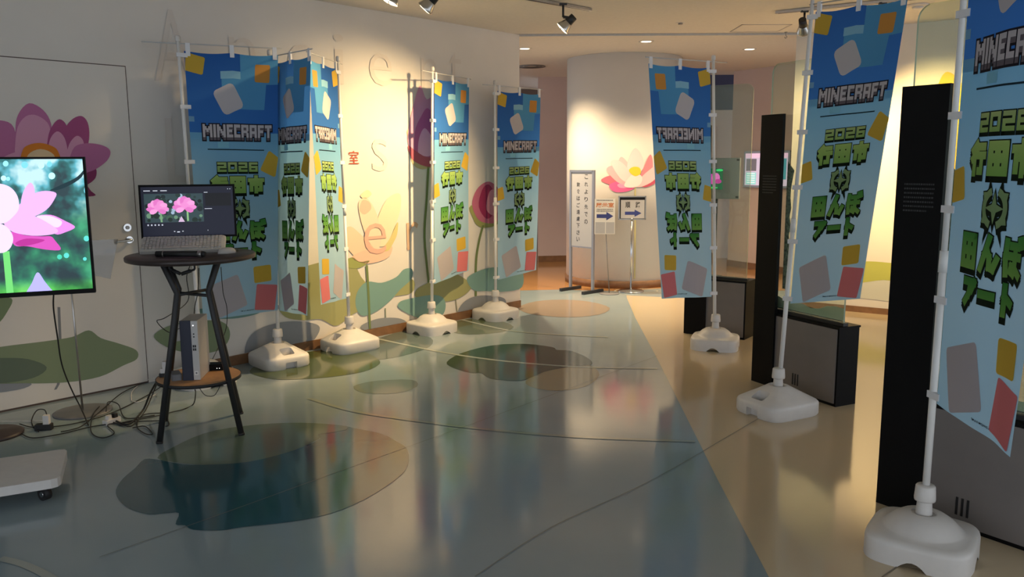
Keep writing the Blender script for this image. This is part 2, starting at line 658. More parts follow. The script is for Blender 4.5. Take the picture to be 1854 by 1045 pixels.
SAND = rgb(198, 180, 150)
edge = [at(1480, 1200), at(1392, 1045), at(1300, 870), at(1250, 770), at(1190, 650), at(1150, 575), at(1135, 540)]
inlay('sand_path', edge + [V((1.30, 9.3, 0)), V((2.1, 9.0, 0)), V((8.4, 9.0, 0)), V((8.4, 2.2, 0)), V((1.2, 2.0, 0))], 1, SAND)
inlay('hall_floor_far', [V((-2.9, 9.35, 0)), V((0.55, 9.75, 0)), V((1.3, 9.6, 0)), V((2.2, 10.0, 0)), V((3.0, 9.6, 0)), V((8.4, 9.0, 0)), V((8.4, 15.9, 0)), V((-2.9, 15.9, 0))], 1, rgb(176, 130, 84))
PADS = [
    ('lily_pad_inlay', [(940, 556), (970, 546), (1020, 543), (1070, 547), (1104, 558), (1085, 570), (1030, 575), (975, 571), (948, 565)], 3, rgb(152, 138, 122)),
    ('lily_pad_inlay', [(809, 656), (835, 640), (890, 626), (950, 623), (1000, 629), (1008, 634), (1035, 636), (1066, 650), (1069, 661), (1030, 665), (985, 674), (952, 688), (930, 690), (888, 686), (872, 676), (850, 675), (820, 666)], 3, rgb(46, 68, 50)),
    ('lily_pad_inlay', [(952, 690), (985, 674), (1030, 665), (1069, 662), (1085, 680), (1060, 700), (1010, 708), (965, 702)], 2, rgb(140, 136, 112)),
    ('lily_pad_inlay', [(452, 672), (478, 655), (540, 640), (620, 632), (660, 638), (686, 652), (684, 662), (655, 674), (590, 684), (510, 688), (470, 682)], 3, rgb(76, 88, 50)),
    ('lily_pad_inlay', [(640, 632), (700, 608), (735, 600), (780, 612), (778, 628), (740, 642), (700, 650), (660, 652)], 2, rgb(92, 108, 106)),
    ('lily_pad_inlay', [(820, 585), (850, 578), (900, 580), (930, 592), (905, 602), (850, 606), (815, 600)], 2, rgb(88, 104, 86)),
    ('lily_pad_inlay', [(210, 888), (222, 868), (245, 848), (262, 832), (290, 834), (330, 841), (380, 842), (450, 837), (520, 820), (560, 805), (580, 795), (577, 787), (610, 784), (626, 780), (630, 774), (642, 776), (690, 786), (718, 800), (738, 815), (738, 845), (715, 870), (660, 905), (600, 930), (530, 945), (440, 955), (400, 961), (350, 960), (335, 952), (318, 950), (324, 930), (300, 930), (270, 932), (235, 922), (215, 905)], 3, rgb(44, 84, 96)),
    ('lily_pad_inlay', [(285, 830), (310, 812), (370, 785), (440, 772), (520, 766), (590, 768), (635, 774), (612, 782), (577, 787), (578, 795), (520, 820), (450, 837), (380, 842), (320, 838)], 2, rgb(98, 116, 104)),
    ('lily_pad_inlay', [(640, 700), (680, 690), (745, 688), (755, 700), (720, 712), (660, 712)], 2, rgb(112, 122, 118)),
]
for nm, pts, lay, c in PADS:
    inlay(nm, floor_px(blob(pts, 3)), lay, c)
# small pale ripple rings at the foot of the column
for k, rr in enumerate((0.16, 0.24, 0.32)):
    cpt = at(1160, 523)
    mbx = MB(); n = 40; s = 0
    for i in range(n):
        t = 2 * PI * i / n
        for q in (rr, rr + 0.02):
            mbx.v.append(V((cpt.x + q * math.cos(t), cpt.y - 0.18 + 0.6 * q * math.sin(t), 0.0026)))
    for i in range(n):
        j = (i + 1) % n
        mbx.face((2 * i, 2 * i + 1, 2 * j + 1, 2 * j), 0, False, rgb(196, 194, 180))
    mbx.build('ripple_inlay', 'inlay', fl)


def floor_line(name, pts, w, colr, layer):
    P = catmull([V((p.x, p.y)) for p in floor_px(pts)], 6, False)
    mb = MB(); z = 0.0006 * layer
    for i, p in enumerate(P):
        d = (P[min(i + 1, len(P) - 1)] - P[max(i - 1, 0)]).normalized()
        n = V((-d.y, d.x)) * w / 2
        mb.v.append(V((p.x + n.x, p.y + n.y, z))); mb.v.append(V((p.x - n.x, p.y - n.y, z)))
    for i in range(len(P) - 1):
        mb.face((2 * i, 2 * i + 1, 2 * i + 3, 2 * i + 2), 0, False, colr)
    return mb.build(name, 'inlay', fl)


PALE = rgb(164, 172, 164)
floor_line('water_line_inlay', [(680, 613), (740, 626), (810, 640), (900, 653), (1000, 662), (1080, 666), (1190, 668)], 0.035, PALE, 4)
floor_line('water_line_inlay', [(835, 579), (880, 590), (930, 600), (1000, 606), (1100, 611)], 0.035, PALE, 4)
floor_line('water_line_inlay', [(560, 722), (640, 745), (750, 762), (880, 778), (1050, 792), (1258, 800)], 0.035, rgb(146, 154, 148), 4)
floor_line('water_line_inlay', [(0, 1012), (40, 1022), (80, 1040), (110, 1060)], 0.035, rgb(160, 166, 160), 4)
SEAM = rgb(118, 122, 118)
floor_line('floor_seam', [(180, 1010), (420, 925), (640, 845), (900, 752), (1190, 645)], 0.004, SEAM, 5)
floor_line('floor_seam', [(860, 1045), (1000, 955), (1190, 865), (1380, 755), (1500, 690)], 0.004, SEAM, 5)
floor_line('floor_seam', [(1500, 1120), (1650, 1010), (1760, 960)], 0.005, rgb(110, 96, 74), 5)

# ---- door in the left wall
d_r_top = wall_sz(225, 121); d_r_bot = wall_sz(268, 692)
DS1 = (d_r_top[0] + d_r_bot[0]) / 2
DTOP = d_r_top[1]
DS0 = DS1 - 1.75
dr = empty('door_1', loc=wp(DS1, 0)); struct(dr)
dr['label'] = 'flush wall-coloured door with a lotus printed on it'


def local_wall_box(mb, s0, s1, z0, z1, o0, o1, mi=0):
    s = len(mb.v)
    for sx in (s0, s1):
        for of in (o0, o1):
            for z in (z0, z1):
                mb.v.append(wp(sx, z, of) - wp(DS1, 0))
    for q in ((0, 1, 3, 2), (4, 6, 7, 5), (0, 4, 5, 1), (2, 3, 7, 6), (0, 2, 6, 4), (1, 5, 7, 3)):
        mb.face([s + i for i in q], mi)


mb = MB(); local_wall_box(mb, DS0 - 0.006, DS1 + 0.006, 0.0, DTOP + 0.006, 0.0008, 0.0016)
mb.build('door_gap', 'gap', dr)
mb = MB(); local_wall_box(mb, DS0, DS1, 0.012, DTOP, 0.0, 0.004)
mb.build('door_panel', 'wall', dr)
ls, lz = wall_sz(229, 412)
cpos = wp(ls, lz, 0.004) - wp(DS1, 0)
mb = MB().cyl(cpos, cpos + WN * 0.012, 0.026, n=24)
lk = mb.build('lock_plate', 'chrome', dr)
MB().cyl(cpos + WN * 0.012, cpos + WN * 0.018, 0.012, n=16).build('keyhole', 'steel_dark', lk)
hs, hz = wall_sz(233, 434)
hp = wp(hs, hz, 0.004) - wp(DS1, 0)
hm = MB().cyl(hp, hp + WN * 0.01, 0.024, n=20)
hm.cyl(hp + WN * 0.005, hp + WN * 0.05, 0.009)
hm.tube([hp + WN * 0.05, hp + WN * 0.052 - WT * 0.03, hp + WN * 0.045 - WT * 0.11 - V((0, 0, 0.006))], 0.009)
hm.build('door_handle', 'chrome', dr)


# ---- murals on the walls
class Art:
    """flat print: list of (pts2 in px or local, colour, layer)"""
    pass


def mural(name, parent, shapes, mapper, smooth=4):
    """shapes: (pts px, colour, layer[, sharp]); mapper(x,y,off)->3D"""
    mb = MB()
    for sh in shapes:
        pts, c, lay = sh[:3]
        P = pts if (len(sh) > 3 and sh[3]) else blob(pts, smooth)
        off = 0.0050 + 0.0007 * lay
        if mapper.__name__ == 'cmap':                 # curved wall: cut into narrow strips so the print follows it
            bm = bmesh.new()
            vs = [bm.verts.new((x, y, 0)) for x, y in P]
            for t in tessellate_polygon([[V((x, y, 0)) for x, y in P]]):
                try:
                    bm.faces.new([vs[i] for i in t])
                except ValueError:
                    pass
            x = 1080
            while x < 1200:
                bmesh.ops.bisect_plane(bm, geom=bm.verts[:] + bm.edges[:] + bm.faces[:], plane_co=(x, 0, 0), plane_no=(1, 0, 0), dist=1e-5)
                x += 4
            bm.verts.index_update()
            s_ = len(mb.v)
            for v in bm.verts:
                mb.v.append(mapper(v.co.x, v.co.y, off))
            for f in bm.faces:
                mb.face([s_ + v.index for v in f.verts], 0, False, c)
            bm.free()
        else:
            mb.poly([mapper(x, y, off) for x, y in P], 0, c)
    return mb.build(name, 'mural', parent)


def wmap(x, y, off):
    s, z = wall_sz(x, y)
    return wp(s, max(z, 0.078), off)


def rmap(x, y, off):
    s, z = right_sz(x, y)
    return rp(s, max(z, 0.065), off)


PK = [rgb(186, 112, 156), rgb(212, 152, 182), rgb(164, 80, 128), rgb(226, 172, 188), rgb(140, 56, 100)]
mural('lotus_mural', wl, [
    ([(-60, 330), (-55, 260), (-30, 225), (0, 218), (25, 232), (30, 290), (10, 340)], PK[0], 0),
    ([(28, 300), (27, 240), (32, 208), (52, 187), (78, 200), (92, 225), (92, 262), (84, 300), (60, 320)], PK[0], 1),
    ([(29, 300), (29, 240), (42, 214), (62, 208), (85, 222), (92, 245), (92, 270), (84, 300), (60, 320)], PK[1], 2),
    ([(86, 290), (86, 250), (94, 228), (107, 216), (120, 228), (126, 262), (120, 300)], PK[2], 3),
    ([(90, 296), (88, 258), (102, 238), (116, 250), (122, 280), (116, 304)], PK[1], 4),
    ([(118, 290), (116, 240), (128, 218), (146, 210), (158, 222), (161, 246), (156, 270), (140, 300)], PK[2], 2),
    ([(122, 286), (124, 262), (138, 246), (150, 256), (148, 280)], PK[1], 5),
    ([(122, 320), (130, 272), (150, 260), (180, 262), (198, 272), (195, 288), (178, 303), (158, 312)], PK[0], 6),
    ([(140, 318), (162, 302), (173, 306), (172, 322), (158, 334), (140, 340)], PK[4], 5),
    ([(140, 340), (155, 336), (164, 346), (172, 354), (150, 356), (140, 352)], PK[4], 4),
    ([(-20, 330), (0, 290), (30, 275), (60, 275), (90, 290), (100, 330), (40, 350)], PK[1], 3),
    ([(38, 300), (40, 272), (52, 262), (72, 259), (92, 264), (104, 274), (108, 300), (74, 312)], rgb(214, 128, 44), 7),
    ([(48, 300), (50, 280), (72, 270), (96, 280), (98, 302), (72, 312)], rgb(222, 196, 158), 8),
], wmap)
GR, OL, TE, BLU = rgb(136, 150, 114), rgb(156, 156, 108), rgb(120, 156, 150), rgb(138, 142, 148)
mural('leaf_mural', wl, [
    ([(-60, 640), (0, 628), (80, 618), (130, 610), (160, 598), (182, 612), (215, 622), (246, 634), (247, 650), (222, 662), (180, 682), (120, 692), (40, 694), (-60, 690)], rgb(128, 142, 112), 1),
    ([(-60, 650), (0, 648), (50, 650), (84, 665), (60, 684), (0, 694), (-60, 694)], rgb(98, 112, 96), 2),
    ([(-60, 560), (-20, 540), (20, 540), (14, 562), (-10, 590), (-60, 600)], rgb(120, 138, 104), 1),
    ([(-60, 700), (0, 694), (56, 694), (30, 706), (-60, 716)], BLU, 1),
], wmap)
mural('leaf_mural', wl, [
    ([(278, 610), (300, 592), (340, 582), (400, 582), (416, 606), (400, 632), (360, 640), (310, 632)], rgb(132, 146, 112), 1),
    ([(352, 562), (400, 556), (460, 556), (470, 566), (430, 576), (386, 576)], TE, 2),
    ([(505, 540), (500, 552), (516, 574), (548, 580), (580, 578), (605, 590), (622, 582), (640, 568), (700, 540), (745, 530), (745, 505), (700, 520), (660, 510), (630, 470), (560, 480), (520, 500)], OL, 1),
    ([(625, 472), (638, 466), (650, 474), (668, 472), (660, 480), (646, 486), (630, 484)], rgb(150, 156, 92), 3),
    ([(643, 540), (650, 522), (665, 510), (690, 512), (716, 502), (730, 488), (745, 487), (744, 505), (724, 524), (704, 546), (680, 564), (656, 572), (645, 560)], TE, 2),
    ([(443, 645), (450, 612), (476, 592), (520, 582), (560, 584), (578, 592), (572, 610), (556, 624), (510, 634), (470, 650)], BLU, 1),
    ([(652, 592), (668, 582), (690, 576), (720, 576), (735, 584), (712, 594), (672, 602)], BLU, 1),
    ([(720, 556), (724, 546), (745, 540), (780, 534), (800, 538), (806, 552), (802, 568), (788, 580), (764, 578), (738, 568)], TE, 3),
    ([(752, 538), (754, 524), (774, 512), (796, 500), (820, 494), (850, 512), (850, 525), (830, 540), (806, 546), (780, 540)], OL, 2),
    ([(846, 512), (848, 500), (880, 486), (920, 484), (944, 490), (944, 520), (912, 528), (878, 527), (858, 526)], TE, 3),
    ([(828, 568), (838, 548), (862, 536), (896, 536), (914, 542), (912, 556), (890, 560), (852, 572)], BLU, 1),
], wmap)


def stem(name, px, w, c, parent, mapper=wmap, lay=0):
    P = catmull([V(p) for p in px], 5, False)
    L = [(p.x - w / 2, p.y) for p in P] + [(p.x + w / 2, p.y) for p in reversed(P)]
    return mural(name, parent, [(L, c, lay, True)], mapper)


STEM = rgb(112, 128, 82)
stem('stem_or_shadow_mural', [(775, 300), (772, 360), (768, 430), (776, 520), (776, 575)], 4, STEM, wl)
stem('stem_or_shadow_mural', [(874, 408), (866, 440), (861, 480), (861, 560)], 4, STEM, wl)
stem('stem_or_shadow_mural', [(663, 480), (666, 530), (669, 600)], 4, STEM, wl, lay=5)
stem('stem_or_shadow_mural', [(697, 558), (698, 594)], 2, rgb(128, 138, 120), wl)
stem('stem_or_shadow_mural', [(824, 540), (827, 570)], 2, rgb(140, 140, 120), wl)
stem('stem_or_shadow_mural', [(106, 556), (108, 680), (86, 732)], 5, rgb(130, 132, 136), wl)  # no plant stem: narrow shadow on the wall, painted as a grey strip
# tall bud, half-open bud and pale lotus
mural('lotus_bud_mural', wl, [
    ([(738, 250), (740, 262), (746, 295), (760, 306), (778, 304), (800, 296), (808, 270), (800, 230), (742, 232)], rgb(196, 178, 132), 0),
    ([(738, 240), (748, 190), (760, 155), (772, 180), (792, 166), (806, 190), (812, 250), (800, 290), (776, 298), (752, 292), (740, 268)], rgb(206, 150, 176), 1),
    ([(752, 290), (750, 240), (762, 210), (774, 196), (790, 220), (800, 260), (792, 292), (772, 300)], rgb(186, 100, 146), 2),
    ([(756, 276), (758, 250), (768, 232), (782, 250), (788, 268), (778, 282), (764, 282)], rgb(226, 168, 194), 3),
    ([(738, 264), (750, 272), (770, 284), (796, 284), (800, 292), (776, 302), (752, 294), (742, 282)], rgb(178, 86, 100), 4),
], wmap)
mural('lotus_bud_mural', wl, [
    ([(852, 372), (856, 396), (866, 410), (884, 412), (902, 404), (906, 380)], rgb(148, 150, 92), 0),
    ([(854, 370), (862, 344), (878, 330), (892, 332), (906, 350), (908, 384), (898, 402), (880, 404), (864, 396)], rgb(186, 104, 132), 1),
    ([(866, 374), (872, 344), (884, 334), (894, 352), (894, 384), (880, 396)], rgb(150, 44, 88), 2),
    ([(880, 380), (884, 350), (894, 344), (902, 366), (896, 390)], rgb(206, 140, 160), 3),
], wmap)
mural('lotus_mural', wl, [
    ([(622, 418), (634, 410), (652, 424), (672, 444), (690, 462), (676, 472), (650, 470), (632, 454), (622, 436)], rgb(226, 198, 172), 1),
    ([(648, 374), (652, 362), (662, 358), (674, 372), (684, 396), (690, 430), (682, 452), (666, 436), (654, 404)], rgb(232, 206, 182), 2),
    ([(650, 376), (656, 362), (668, 366), (671, 378), (660, 388), (652, 384)], rgb(226, 180, 160), 3),
    ([(676, 440), (682, 400), (694, 370), (708, 354), (724, 352), (724, 380), (714, 410), (698, 444)], rgb(230, 212, 182), 1),
    ([(692, 452), (706, 430), (719, 402), (718, 424), (711, 440), (702, 454)], rgb(206, 192, 132), 4),
    ([(636, 466), (664, 452), (690, 454), (709, 446), (704, 464), (684, 474), (658, 477)], rgb(230, 190, 168), 3),
    ([(652, 354), (664, 344), (672, 352), (660, 360)], rgb(228, 212, 176), 2),
], wmap)

# faint serif-like lettering and one red-brown sign character
FAINT = (0.675, 0.612, 0.55)
FAINT2 = (0.66, 0.49, 0.40)


def wall_letter(ch, px_box, c, bold=0.0, lay=1):
    x0, y0, x1, y1 = px_box
    xm = (x0 + x1) / 2
    sm, zt = wall_sz(xm, y0); _, zb = wall_sz(xm, y1)
    s0 = wall_sz(x0, (y0 + y1) / 2)[0]; s1 = wall_sz(x1, (y0 + y1) / 2)[0]
    mb = MB()
    off = 0.0050 + 0.0007 * lay
    flat_text(mb, ch, (s0, zb, s1, zt), lambda s, z: wp(s, z, off), bold, 0, c)
    return mb.build('wall_letter', 'mural', wl, fix=False)


for ch, bx in (('A', (276, 18, 346, 148)), ('n', (415, 68, 462, 140)), ('c', (520, 80, 564, 150)), ('i', (604, 62, 622, 152)),
               ('e', (668, 97, 709, 155)), ('n', (762, 106, 790, 160)), ('t', (812, 96, 836, 164)),
               ('L', (301, 215, 360, 330)), ('s', (673, 252, 701, 310)), ('i', (612, 252, 624, 306))):
    wall_letter(ch, bx, FAINT, -0.008)
wall_letter('e', (658, 404, 698, 460), rgb(220, 172, 154), -0.008, 9)
wall_letter('r', (736, 402, 757, 452), rgb(206, 170, 140), -0.008)
wall_letter('室', (631, 273, 649, 297), rgb(172, 74, 48), 0.0, 2)

# right wall: yellow blossom and green leaf
mural('leaf_mural', wr, [
    ([(1500, 520), (1520, 490), (1560, 474), (1612, 476), (1660, 482), (1660, 530), (1612, 508), (1560, 512)], rgb(176, 178, 92), 1),
    ([(1480, 540), (1560, 512), (1612, 508), (1680, 520), (1680, 552), (1560, 540)], rgb(196, 196, 186), 0),
], rmap)
mural('lotus_mural', wr, [
    ([(1690, 200), (1700, 150), (1716, 130), (1740, 150), (1760, 200), (1750, 300), (1720, 350), (1694, 300)], rgb(226, 190, 60), 1),
    ([(1676, 260), (1690, 220), (1712, 240), (1720, 320), (1690, 330)], rgb(236, 206, 96), 2),
], rmap)


# column lotus (each petal its own outline)
def cmap(x, y, off):
    return on_col(x, y, off)


mural('lotus_mural', pil, [
    ([(1088, 327), (1104, 318), (1124, 320), (1140, 326), (1136, 334), (1112, 336)], rgb(214, 104, 122), 1),
    ([(1104, 334), (1120, 328), (1142, 330), (1152, 337), (1138, 346), (1116, 348), (1105, 342)], rgb(230, 96, 150), 2),
    ([(1118, 334), (1130, 331), (1142, 334), (1136, 340), (1122, 340)], rgb(242, 150, 186), 3),
    ([(1098, 308), (1110, 300), (1130, 312), (1148, 330), (1140, 336), (1118, 330)], rgb(240, 172, 176), 3),
    ([(1106, 294), (1118, 290), (1134, 302), (1148, 326), (1140, 332), (1122, 322)], rgb(250, 206, 204), 4),
    ([(1136, 306), (1140, 282), (1151, 268), (1163, 284), (1165, 304), (1152, 316)], rgb(252, 214, 212), 2),
    ([(1118, 302), (1124, 284), (1136, 294), (1142, 310), (1130, 314)], rgb(246, 190, 190), 1),
    ([(1156, 330), (1166, 302), (1177, 280), (1182, 292), (1180, 312), (1168, 332)], rgb(226, 136, 146), 4),
    ([(1150, 336), (1164, 318), (1178, 306), (1192, 296), (1194, 312), (1182, 328), (1162, 338)], rgb(248, 196, 196), 5),
    ([(1160, 336), (1178, 328), (1188, 322), (1186, 332), (1170, 339)], rgb(196, 84, 104), 3),
    ([(1130, 336), (1142, 318), (1154, 314), (1163, 322), (1158, 335), (1144, 340)], rgb(252, 220, 214), 6),
    ([(1140, 312), (1140, 306), (1148, 302), (1158, 304), (1160, 314), (1150, 319)], rgb(244, 200, 60), 7),
], cmap)
stem('stem_or_shadow_mural', [(1150, 338), (1150, 400), (1149, 505)], 3, rgb(188, 178, 130), pil, cmap)


# ------------------------------------------------------------------ banners: the print
BW, BH = 0.60, 1.80
SHAPES = []                       # (pts2 / tris, colour or fn(v), layer)


def lerp(a, b, t):
    t = max(0.0, min(1.0, t))
    return tuple(x + (y - x) * t for x, y in zip(a, b))


def ground_colour(u, v):
    a, b = rgb(44, 96, 172), rgb(58, 118, 196)
    c, d = rgb(116, 176, 216), rgb(168, 204, 226)
    if v < 0.535:
        return lerp(a, b, v / 0.535)
    return lerp(c, d, (v - 0.535) / 0.75)


def add_poly(pts, c, lay):
    SHAPES.append(('p', pts, c, lay))


def add_text(txt, box, c, lay, bold, shift=(0, 0)):
    """box = u0, v_top, u1, v_bottom"""
    vs, ts, asp = text_tris(txt, bold)
    P = [(box[0] + x * (box[2] - box[0]) + shift[0], box[3] - y * (box[3] - box[1]) + shift[1]) for x, y in vs]
    SHAPES.append(('t', (P, ts), c, lay))


def rsq(cx, cy, w, h, ang, r=0.2):
    """plain tilted rounded block"""
    pts = []
    for sx, sy, a0 in ((1, 1, 0), (-1, 1, PI / 2), (-1, -1, PI), (1, -1, 1.5 * PI)):
        ex, ey = sx * w * (0.5 - r * .5), sy * h * (0.5 - r * .5)
        for k in range(4):
            a = a0 + k * PI / 6
            pts.append((ex + w * r * .5 * math.cos(a), ey + h * r * .5 * math.sin(a)))
    ca, sa = math.cos(ang), math.sin(ang)
    return [(min(BW, max(0, cx + x * ca - y * sa)), min(BH, max(0, cy + x * sa + y * ca))) for x, y in pts]


# blocky sky
add_poly([(.35, 0), (.6, 0), (.6, .195), (.52, .195), (.505, .365), (.33, .365), (.225, .25), (.225, .165), (.35, .165)], rgb(92, 164, 212), 1)
add_poly([(.22, .115), (.35, .115), (.35, .165), (.22, .165)], rgb(150, 204, 228), 2)
add_poly([(0, .525), (.14, .525), (.14, .57), (0, .57)], rgb(120, 182, 220), 1)
add_poly([(.44, .525), (.6, .525), (.6, .57), (.44, .57)], rgb(120, 182, 220), 1)
add_poly([(.18, .585), (.255, .585), (.255, .625), (.18, .625)], rgb(142, 204, 226), 1)
add_poly([(0, .42), (.035, .42), (.035, .455), (0, .455)], rgb(130, 180, 214), 1)
# plain colour blocks standing in for the printed figures
YEL, ORA, OFF, PINK, GRY = rgb(222, 184, 74), rgb(220, 156, 78), rgb(210, 204, 206), rgb(232, 134, 138), rgb(196, 188, 192)
add_poly(rsq(.058, .075, .12, .12, .18), YEL, 2)
add_poly(rsq(.265, .30, .15, .18, -.45, .4), OFF, 3)
add_poly(rsq(.495, .12, .10, .12, .05), ORA, 3)
add_poly(rsq(.555, .735, .12, .15, .45), YEL, 2)
add_poly(rsq(.035, .97, .10, .12, -.2), YEL, 2)
add_poly(rsq(.475, 1.515, .14, .12, -.05), YEL, 2)
add_poly(rsq(.20, 1.65, .24, .24, -.3, .15), GRY, 2)
add_poly(rsq(.50, 1.69, .17, .19, .12, .12), PINK, 3)
# word mark in block letters on a 4 x 5 grid (M, N wider)
BLK = {
    'M': (5, [(0, 0, 1.25, 5), (3.75, 0, 5, 5), (1.25, .8, 2.1, 2.2), (2.9, .8, 3.75, 2.2), (1.9, 1.6, 3.1, 3)]),
    'I': (1.4, [(0, 0, 1.4, 5)]),
    'N': (4.6, [(0, 0, 1.25, 5), (3.35, 0, 4.6, 5), (1.25, .8, 2.1, 2.4), (1.9, 1.8, 2.8, 3.4), (2.6, 2.6, 3.35, 4.2)]),
    'E': (3.4, [(0, 0, 1.25, 5), (1.25, 0, 3.4, 1.1), (1.25, 1.95, 3.0, 3.0), (1.25, 3.9, 3.4, 5)]),
    'C': (3.4, [(0, 0, 1.25, 5), (1.25, 0, 3.4, 1.2), (1.25, 3.8, 3.4, 5)]),
    'R': (4.0, [(0, 0, 1.25, 5), (1.25, 0, 4, 1.1), (2.75, 1.1, 4, 2.4), (1.25, 2.2, 3.4, 3.2), (2.75, 3.2, 4, 5)]),
    'A': (4.0, [(0, 0, 1.25, 5), (2.75, 0, 4, 5), (1.25, 0, 2.75, 1.1), (1.25, 2.4, 2.75, 3.5)]),
    'F': (3.4, [(0, 0, 1.25, 5), (1.25, 0, 3.4, 1.1), (1.25, 2.0, 3.0, 3.1)]),
    'T': (3.8, [(0, 0, 3.8, 1.2), (1.25, 1.2, 2.55, 5)]),
}
word = 'MINECRAFT'
tot = sum(BLK[c][0] for c in word) + 0.55 * (len(word) - 1)
x = 0.0
U0, U1, V0, V1 = 0.085, 0.555, 0.468, 0.555
ku, kv = (U1 - U0) / tot, (V1 - V0) / 5
for chh in word:
    w, rects = BLK[chh]
    for (a, b, c_, d) in rects:
        p = (U0 + (x + a) * ku, V0 + b * kv, U0 + (x + c_) * ku, V0 + d * kv)
        e = 0.0075
        add_poly([(p[0] - e, p[1] - e), (p[2] + e, p[1] - e), (p[2] + e, p[3] + .028), (p[0] - e, p[3] + .028)], rgb(38, 34, 44), 3)
        add_poly([(p[0] - .001, p[3] - .002), (p[2] + .001, p[3] - .002), (p[2] + .001, p[3] + .019), (p[0] - .001, p[3] + .019)], rgb(112, 104, 112), 4)
        add_poly([(p[0], p[1]), (p[2], p[1]), (p[2], p[3]), (p[0], p[3])], rgb(208, 202, 208), 5)
    x += w + 0.55
add_poly([(.11, .632), (.50, .636), (.50, .643), (.11, .639)], rgb(30, 50, 62), 3)
DK = rgb(20, 32, 22)


def grad(a, b, v0, v1):
    return lambda u, v: lerp(a, b, (v - v0) / (v1 - v0))


GLY = {
    '行': [[(.34, .0), (.06, .22)], [(.40, .26), (.06, .52)], [(.24, .42), (.24, 1)], [(.54, .10), (.96, .10)], [(.50, .40), (1, .40)], [(.80, .40), (.80, .94), (.60, .94)]],
    '田': [[(.06, .06), (.94, .06), (.94, .96), (.06, .96), (.06, .06)], [(.5, .06), (.5, .96)], [(.06, .5), (.94, .5)]],
    '市': [[(.5, 0), (.5, 1)], [(.02, .20), (.98, .20)], [(.14, .88), (.14, .48), (.86, .48), (.86, .88), (.76, .88)]],
    'ん': [[(.50, .02), (.34, .40), (.08, .98)], [(.30, .52), (.46, .44), (.56, .60), (.58, .90), (.78, .94), (.96, .62)]],
    'ぼ': [[(.10, .04), (.06, .5), (.12, .97)], [(.38, .14), (.78, .14)], [(.34, .44), (.88, .44)], [(.62, .14), (.62, .84)], [(.62, .72), (.42, .74), (.38, .88), (.56, .94), (.66, .80), (.92, .96)], [(.86, -.04), (.90, .10)], [(.99, -.06), (1.03, .08)]],
    'ア': [[(.04, .12), (.96, .12), (.74, .42)], [(.52, .36), (.44, .66), (.12, .98)]],
    'ー': [[(.05, .5), (.95, .5)]],
    'ト': [[(.36, 0), (.36, 1)], [(.36, .36), (.88, .58)]],
    '2': [[(.06, .1), (.94, .1), (.94, .5), (.06, .5), (.06, .9), (.94, .9)]],
    '0': [[(.06, .1), (.94, .1), (.94, .9), (.06, .9), (.06, .1)]],
    '6': [[(.94, .1), (.06, .1), (.06, .9), (.94, .9), (.94, .5), (.06, .5)]],
}


def strokes(txt, box, c, lay, wd0, grow=0.0, shift=0.0, gap=.06):
    """heavy square-ended strokes; wd and grow in metres"""
    n = len(txt); cw = (box[2] - box[0]) / (n + gap * (n - 1)); ch_ = box[3] - box[1]
    for i, g in enumerate(txt):
        x0 = box[0] + i * cw * (1 + gap)
        for line in GLY[g]:
            wd = wd0 * (1.18 if g == '田' else 1.0)
            P = [V((x0 + wd / 2 + a * (cw - wd), box[1] + wd / 2 + b * (ch_ - wd) + shift)) for a, b in line]
            hw = wd / 2 + grow
            for p, q in zip(P, P[1:]):
                d = (q - p).normalized(); n_ = V((-d.y, d.x)) * hw
                p2, q2 = p - d * hw, q + d * hw
                add_poly([tuple(p2 + n_), tuple(q2 + n_), tuple(q2 - n_), tuple(p2 - n_)], c, lay)


def slab_text(txt, box, ca, cb, wd, drop):
    strokes(txt, box, DK, 3, wd, .0042)
    strokes(txt, box, DK, 3, wd, .0042, drop)
    strokes(txt, box, DK, 3, wd, .0042, drop / 2)
    strokes(txt, box, grad(ca, cb, box[1], box[3]), 5, wd)


slab_text('2026', (.165, .716, .455, .794), rgb(186, 206, 140), rgb(150, 190, 104), .0165, .010)
slab_text('行田市', (.115, .812, .50, .938), rgb(178, 210, 122), rgb(138, 186, 94), .0275, .017)
slab_text('田んぼ', (.11, 1.125, .505, 1.262), rgb(74, 152, 72), rgb(134, 182, 90), .0275, .017)
slab_text('アート', (.15, 1.276, .475, 1.390), rgb(60, 136, 62), rgb(112, 168, 78), .0300, .019)
# crossed-blade emblem between the two lines
ec = (.315, 1.04)


def star(sc_, dy):
    out = []
    for k in range(8):
        a = -PI / 2 + k * PI / 4
        r = (.052, .018)[k % 2] * sc_
        out.append((ec[0] + r * math.cos(a), ec[1] + dy + r * 1.1 * math.sin(a)))
    return out


def crescent(side, g, dy):
    o = []
    for k in range(13):
        a = -1.25 + 2.5 * k / 12
        r = .068 + g + (.016 if k in (3, 9) else 0)
        o.append((ec[0] + side * r * math.cos(a), ec[1] + dy + r * 1.05 * math.sin(a)))
    for k in range(13):
        a = 1.25 - 2.5 * k / 12
        r = .046 - g
        o.append((ec[0] + side * r * math.cos(a), ec[1] + dy + r * math.sin(a)))
    return o


for dy in (0.0, .014):
    for sd in (-1, 1):
        add_poly(crescent(sd, .006, dy), DK, 3)
        add_poly([(ec[0] + sd * .004, ec[1] + dy + .03), (ec[0] + sd * .052, ec[1] + dy + .115), (ec[0] + sd * .035, ec[1] + dy + .03)], DK, 3)
        add_poly([(ec[0] + sd * .012, ec[1] + dy - .05), (ec[0] + sd * .034, ec[1] + dy - .10), (ec[0] + sd * .046, ec[1] + dy - .04)], DK, 3)
    add_poly(star(1.22, dy), DK, 4)
EG = rgb(142, 172, 120)
for sd in (-1, 1):
    add_poly(crescent(sd, 0, 0), EG, 5)
add_poly(star(.95, 0), EG, 6)
add_text('TM & © MOJANG AB', (.29, 1.765, .42, 1.776), rgb(20, 24, 30), 3, 0.01)


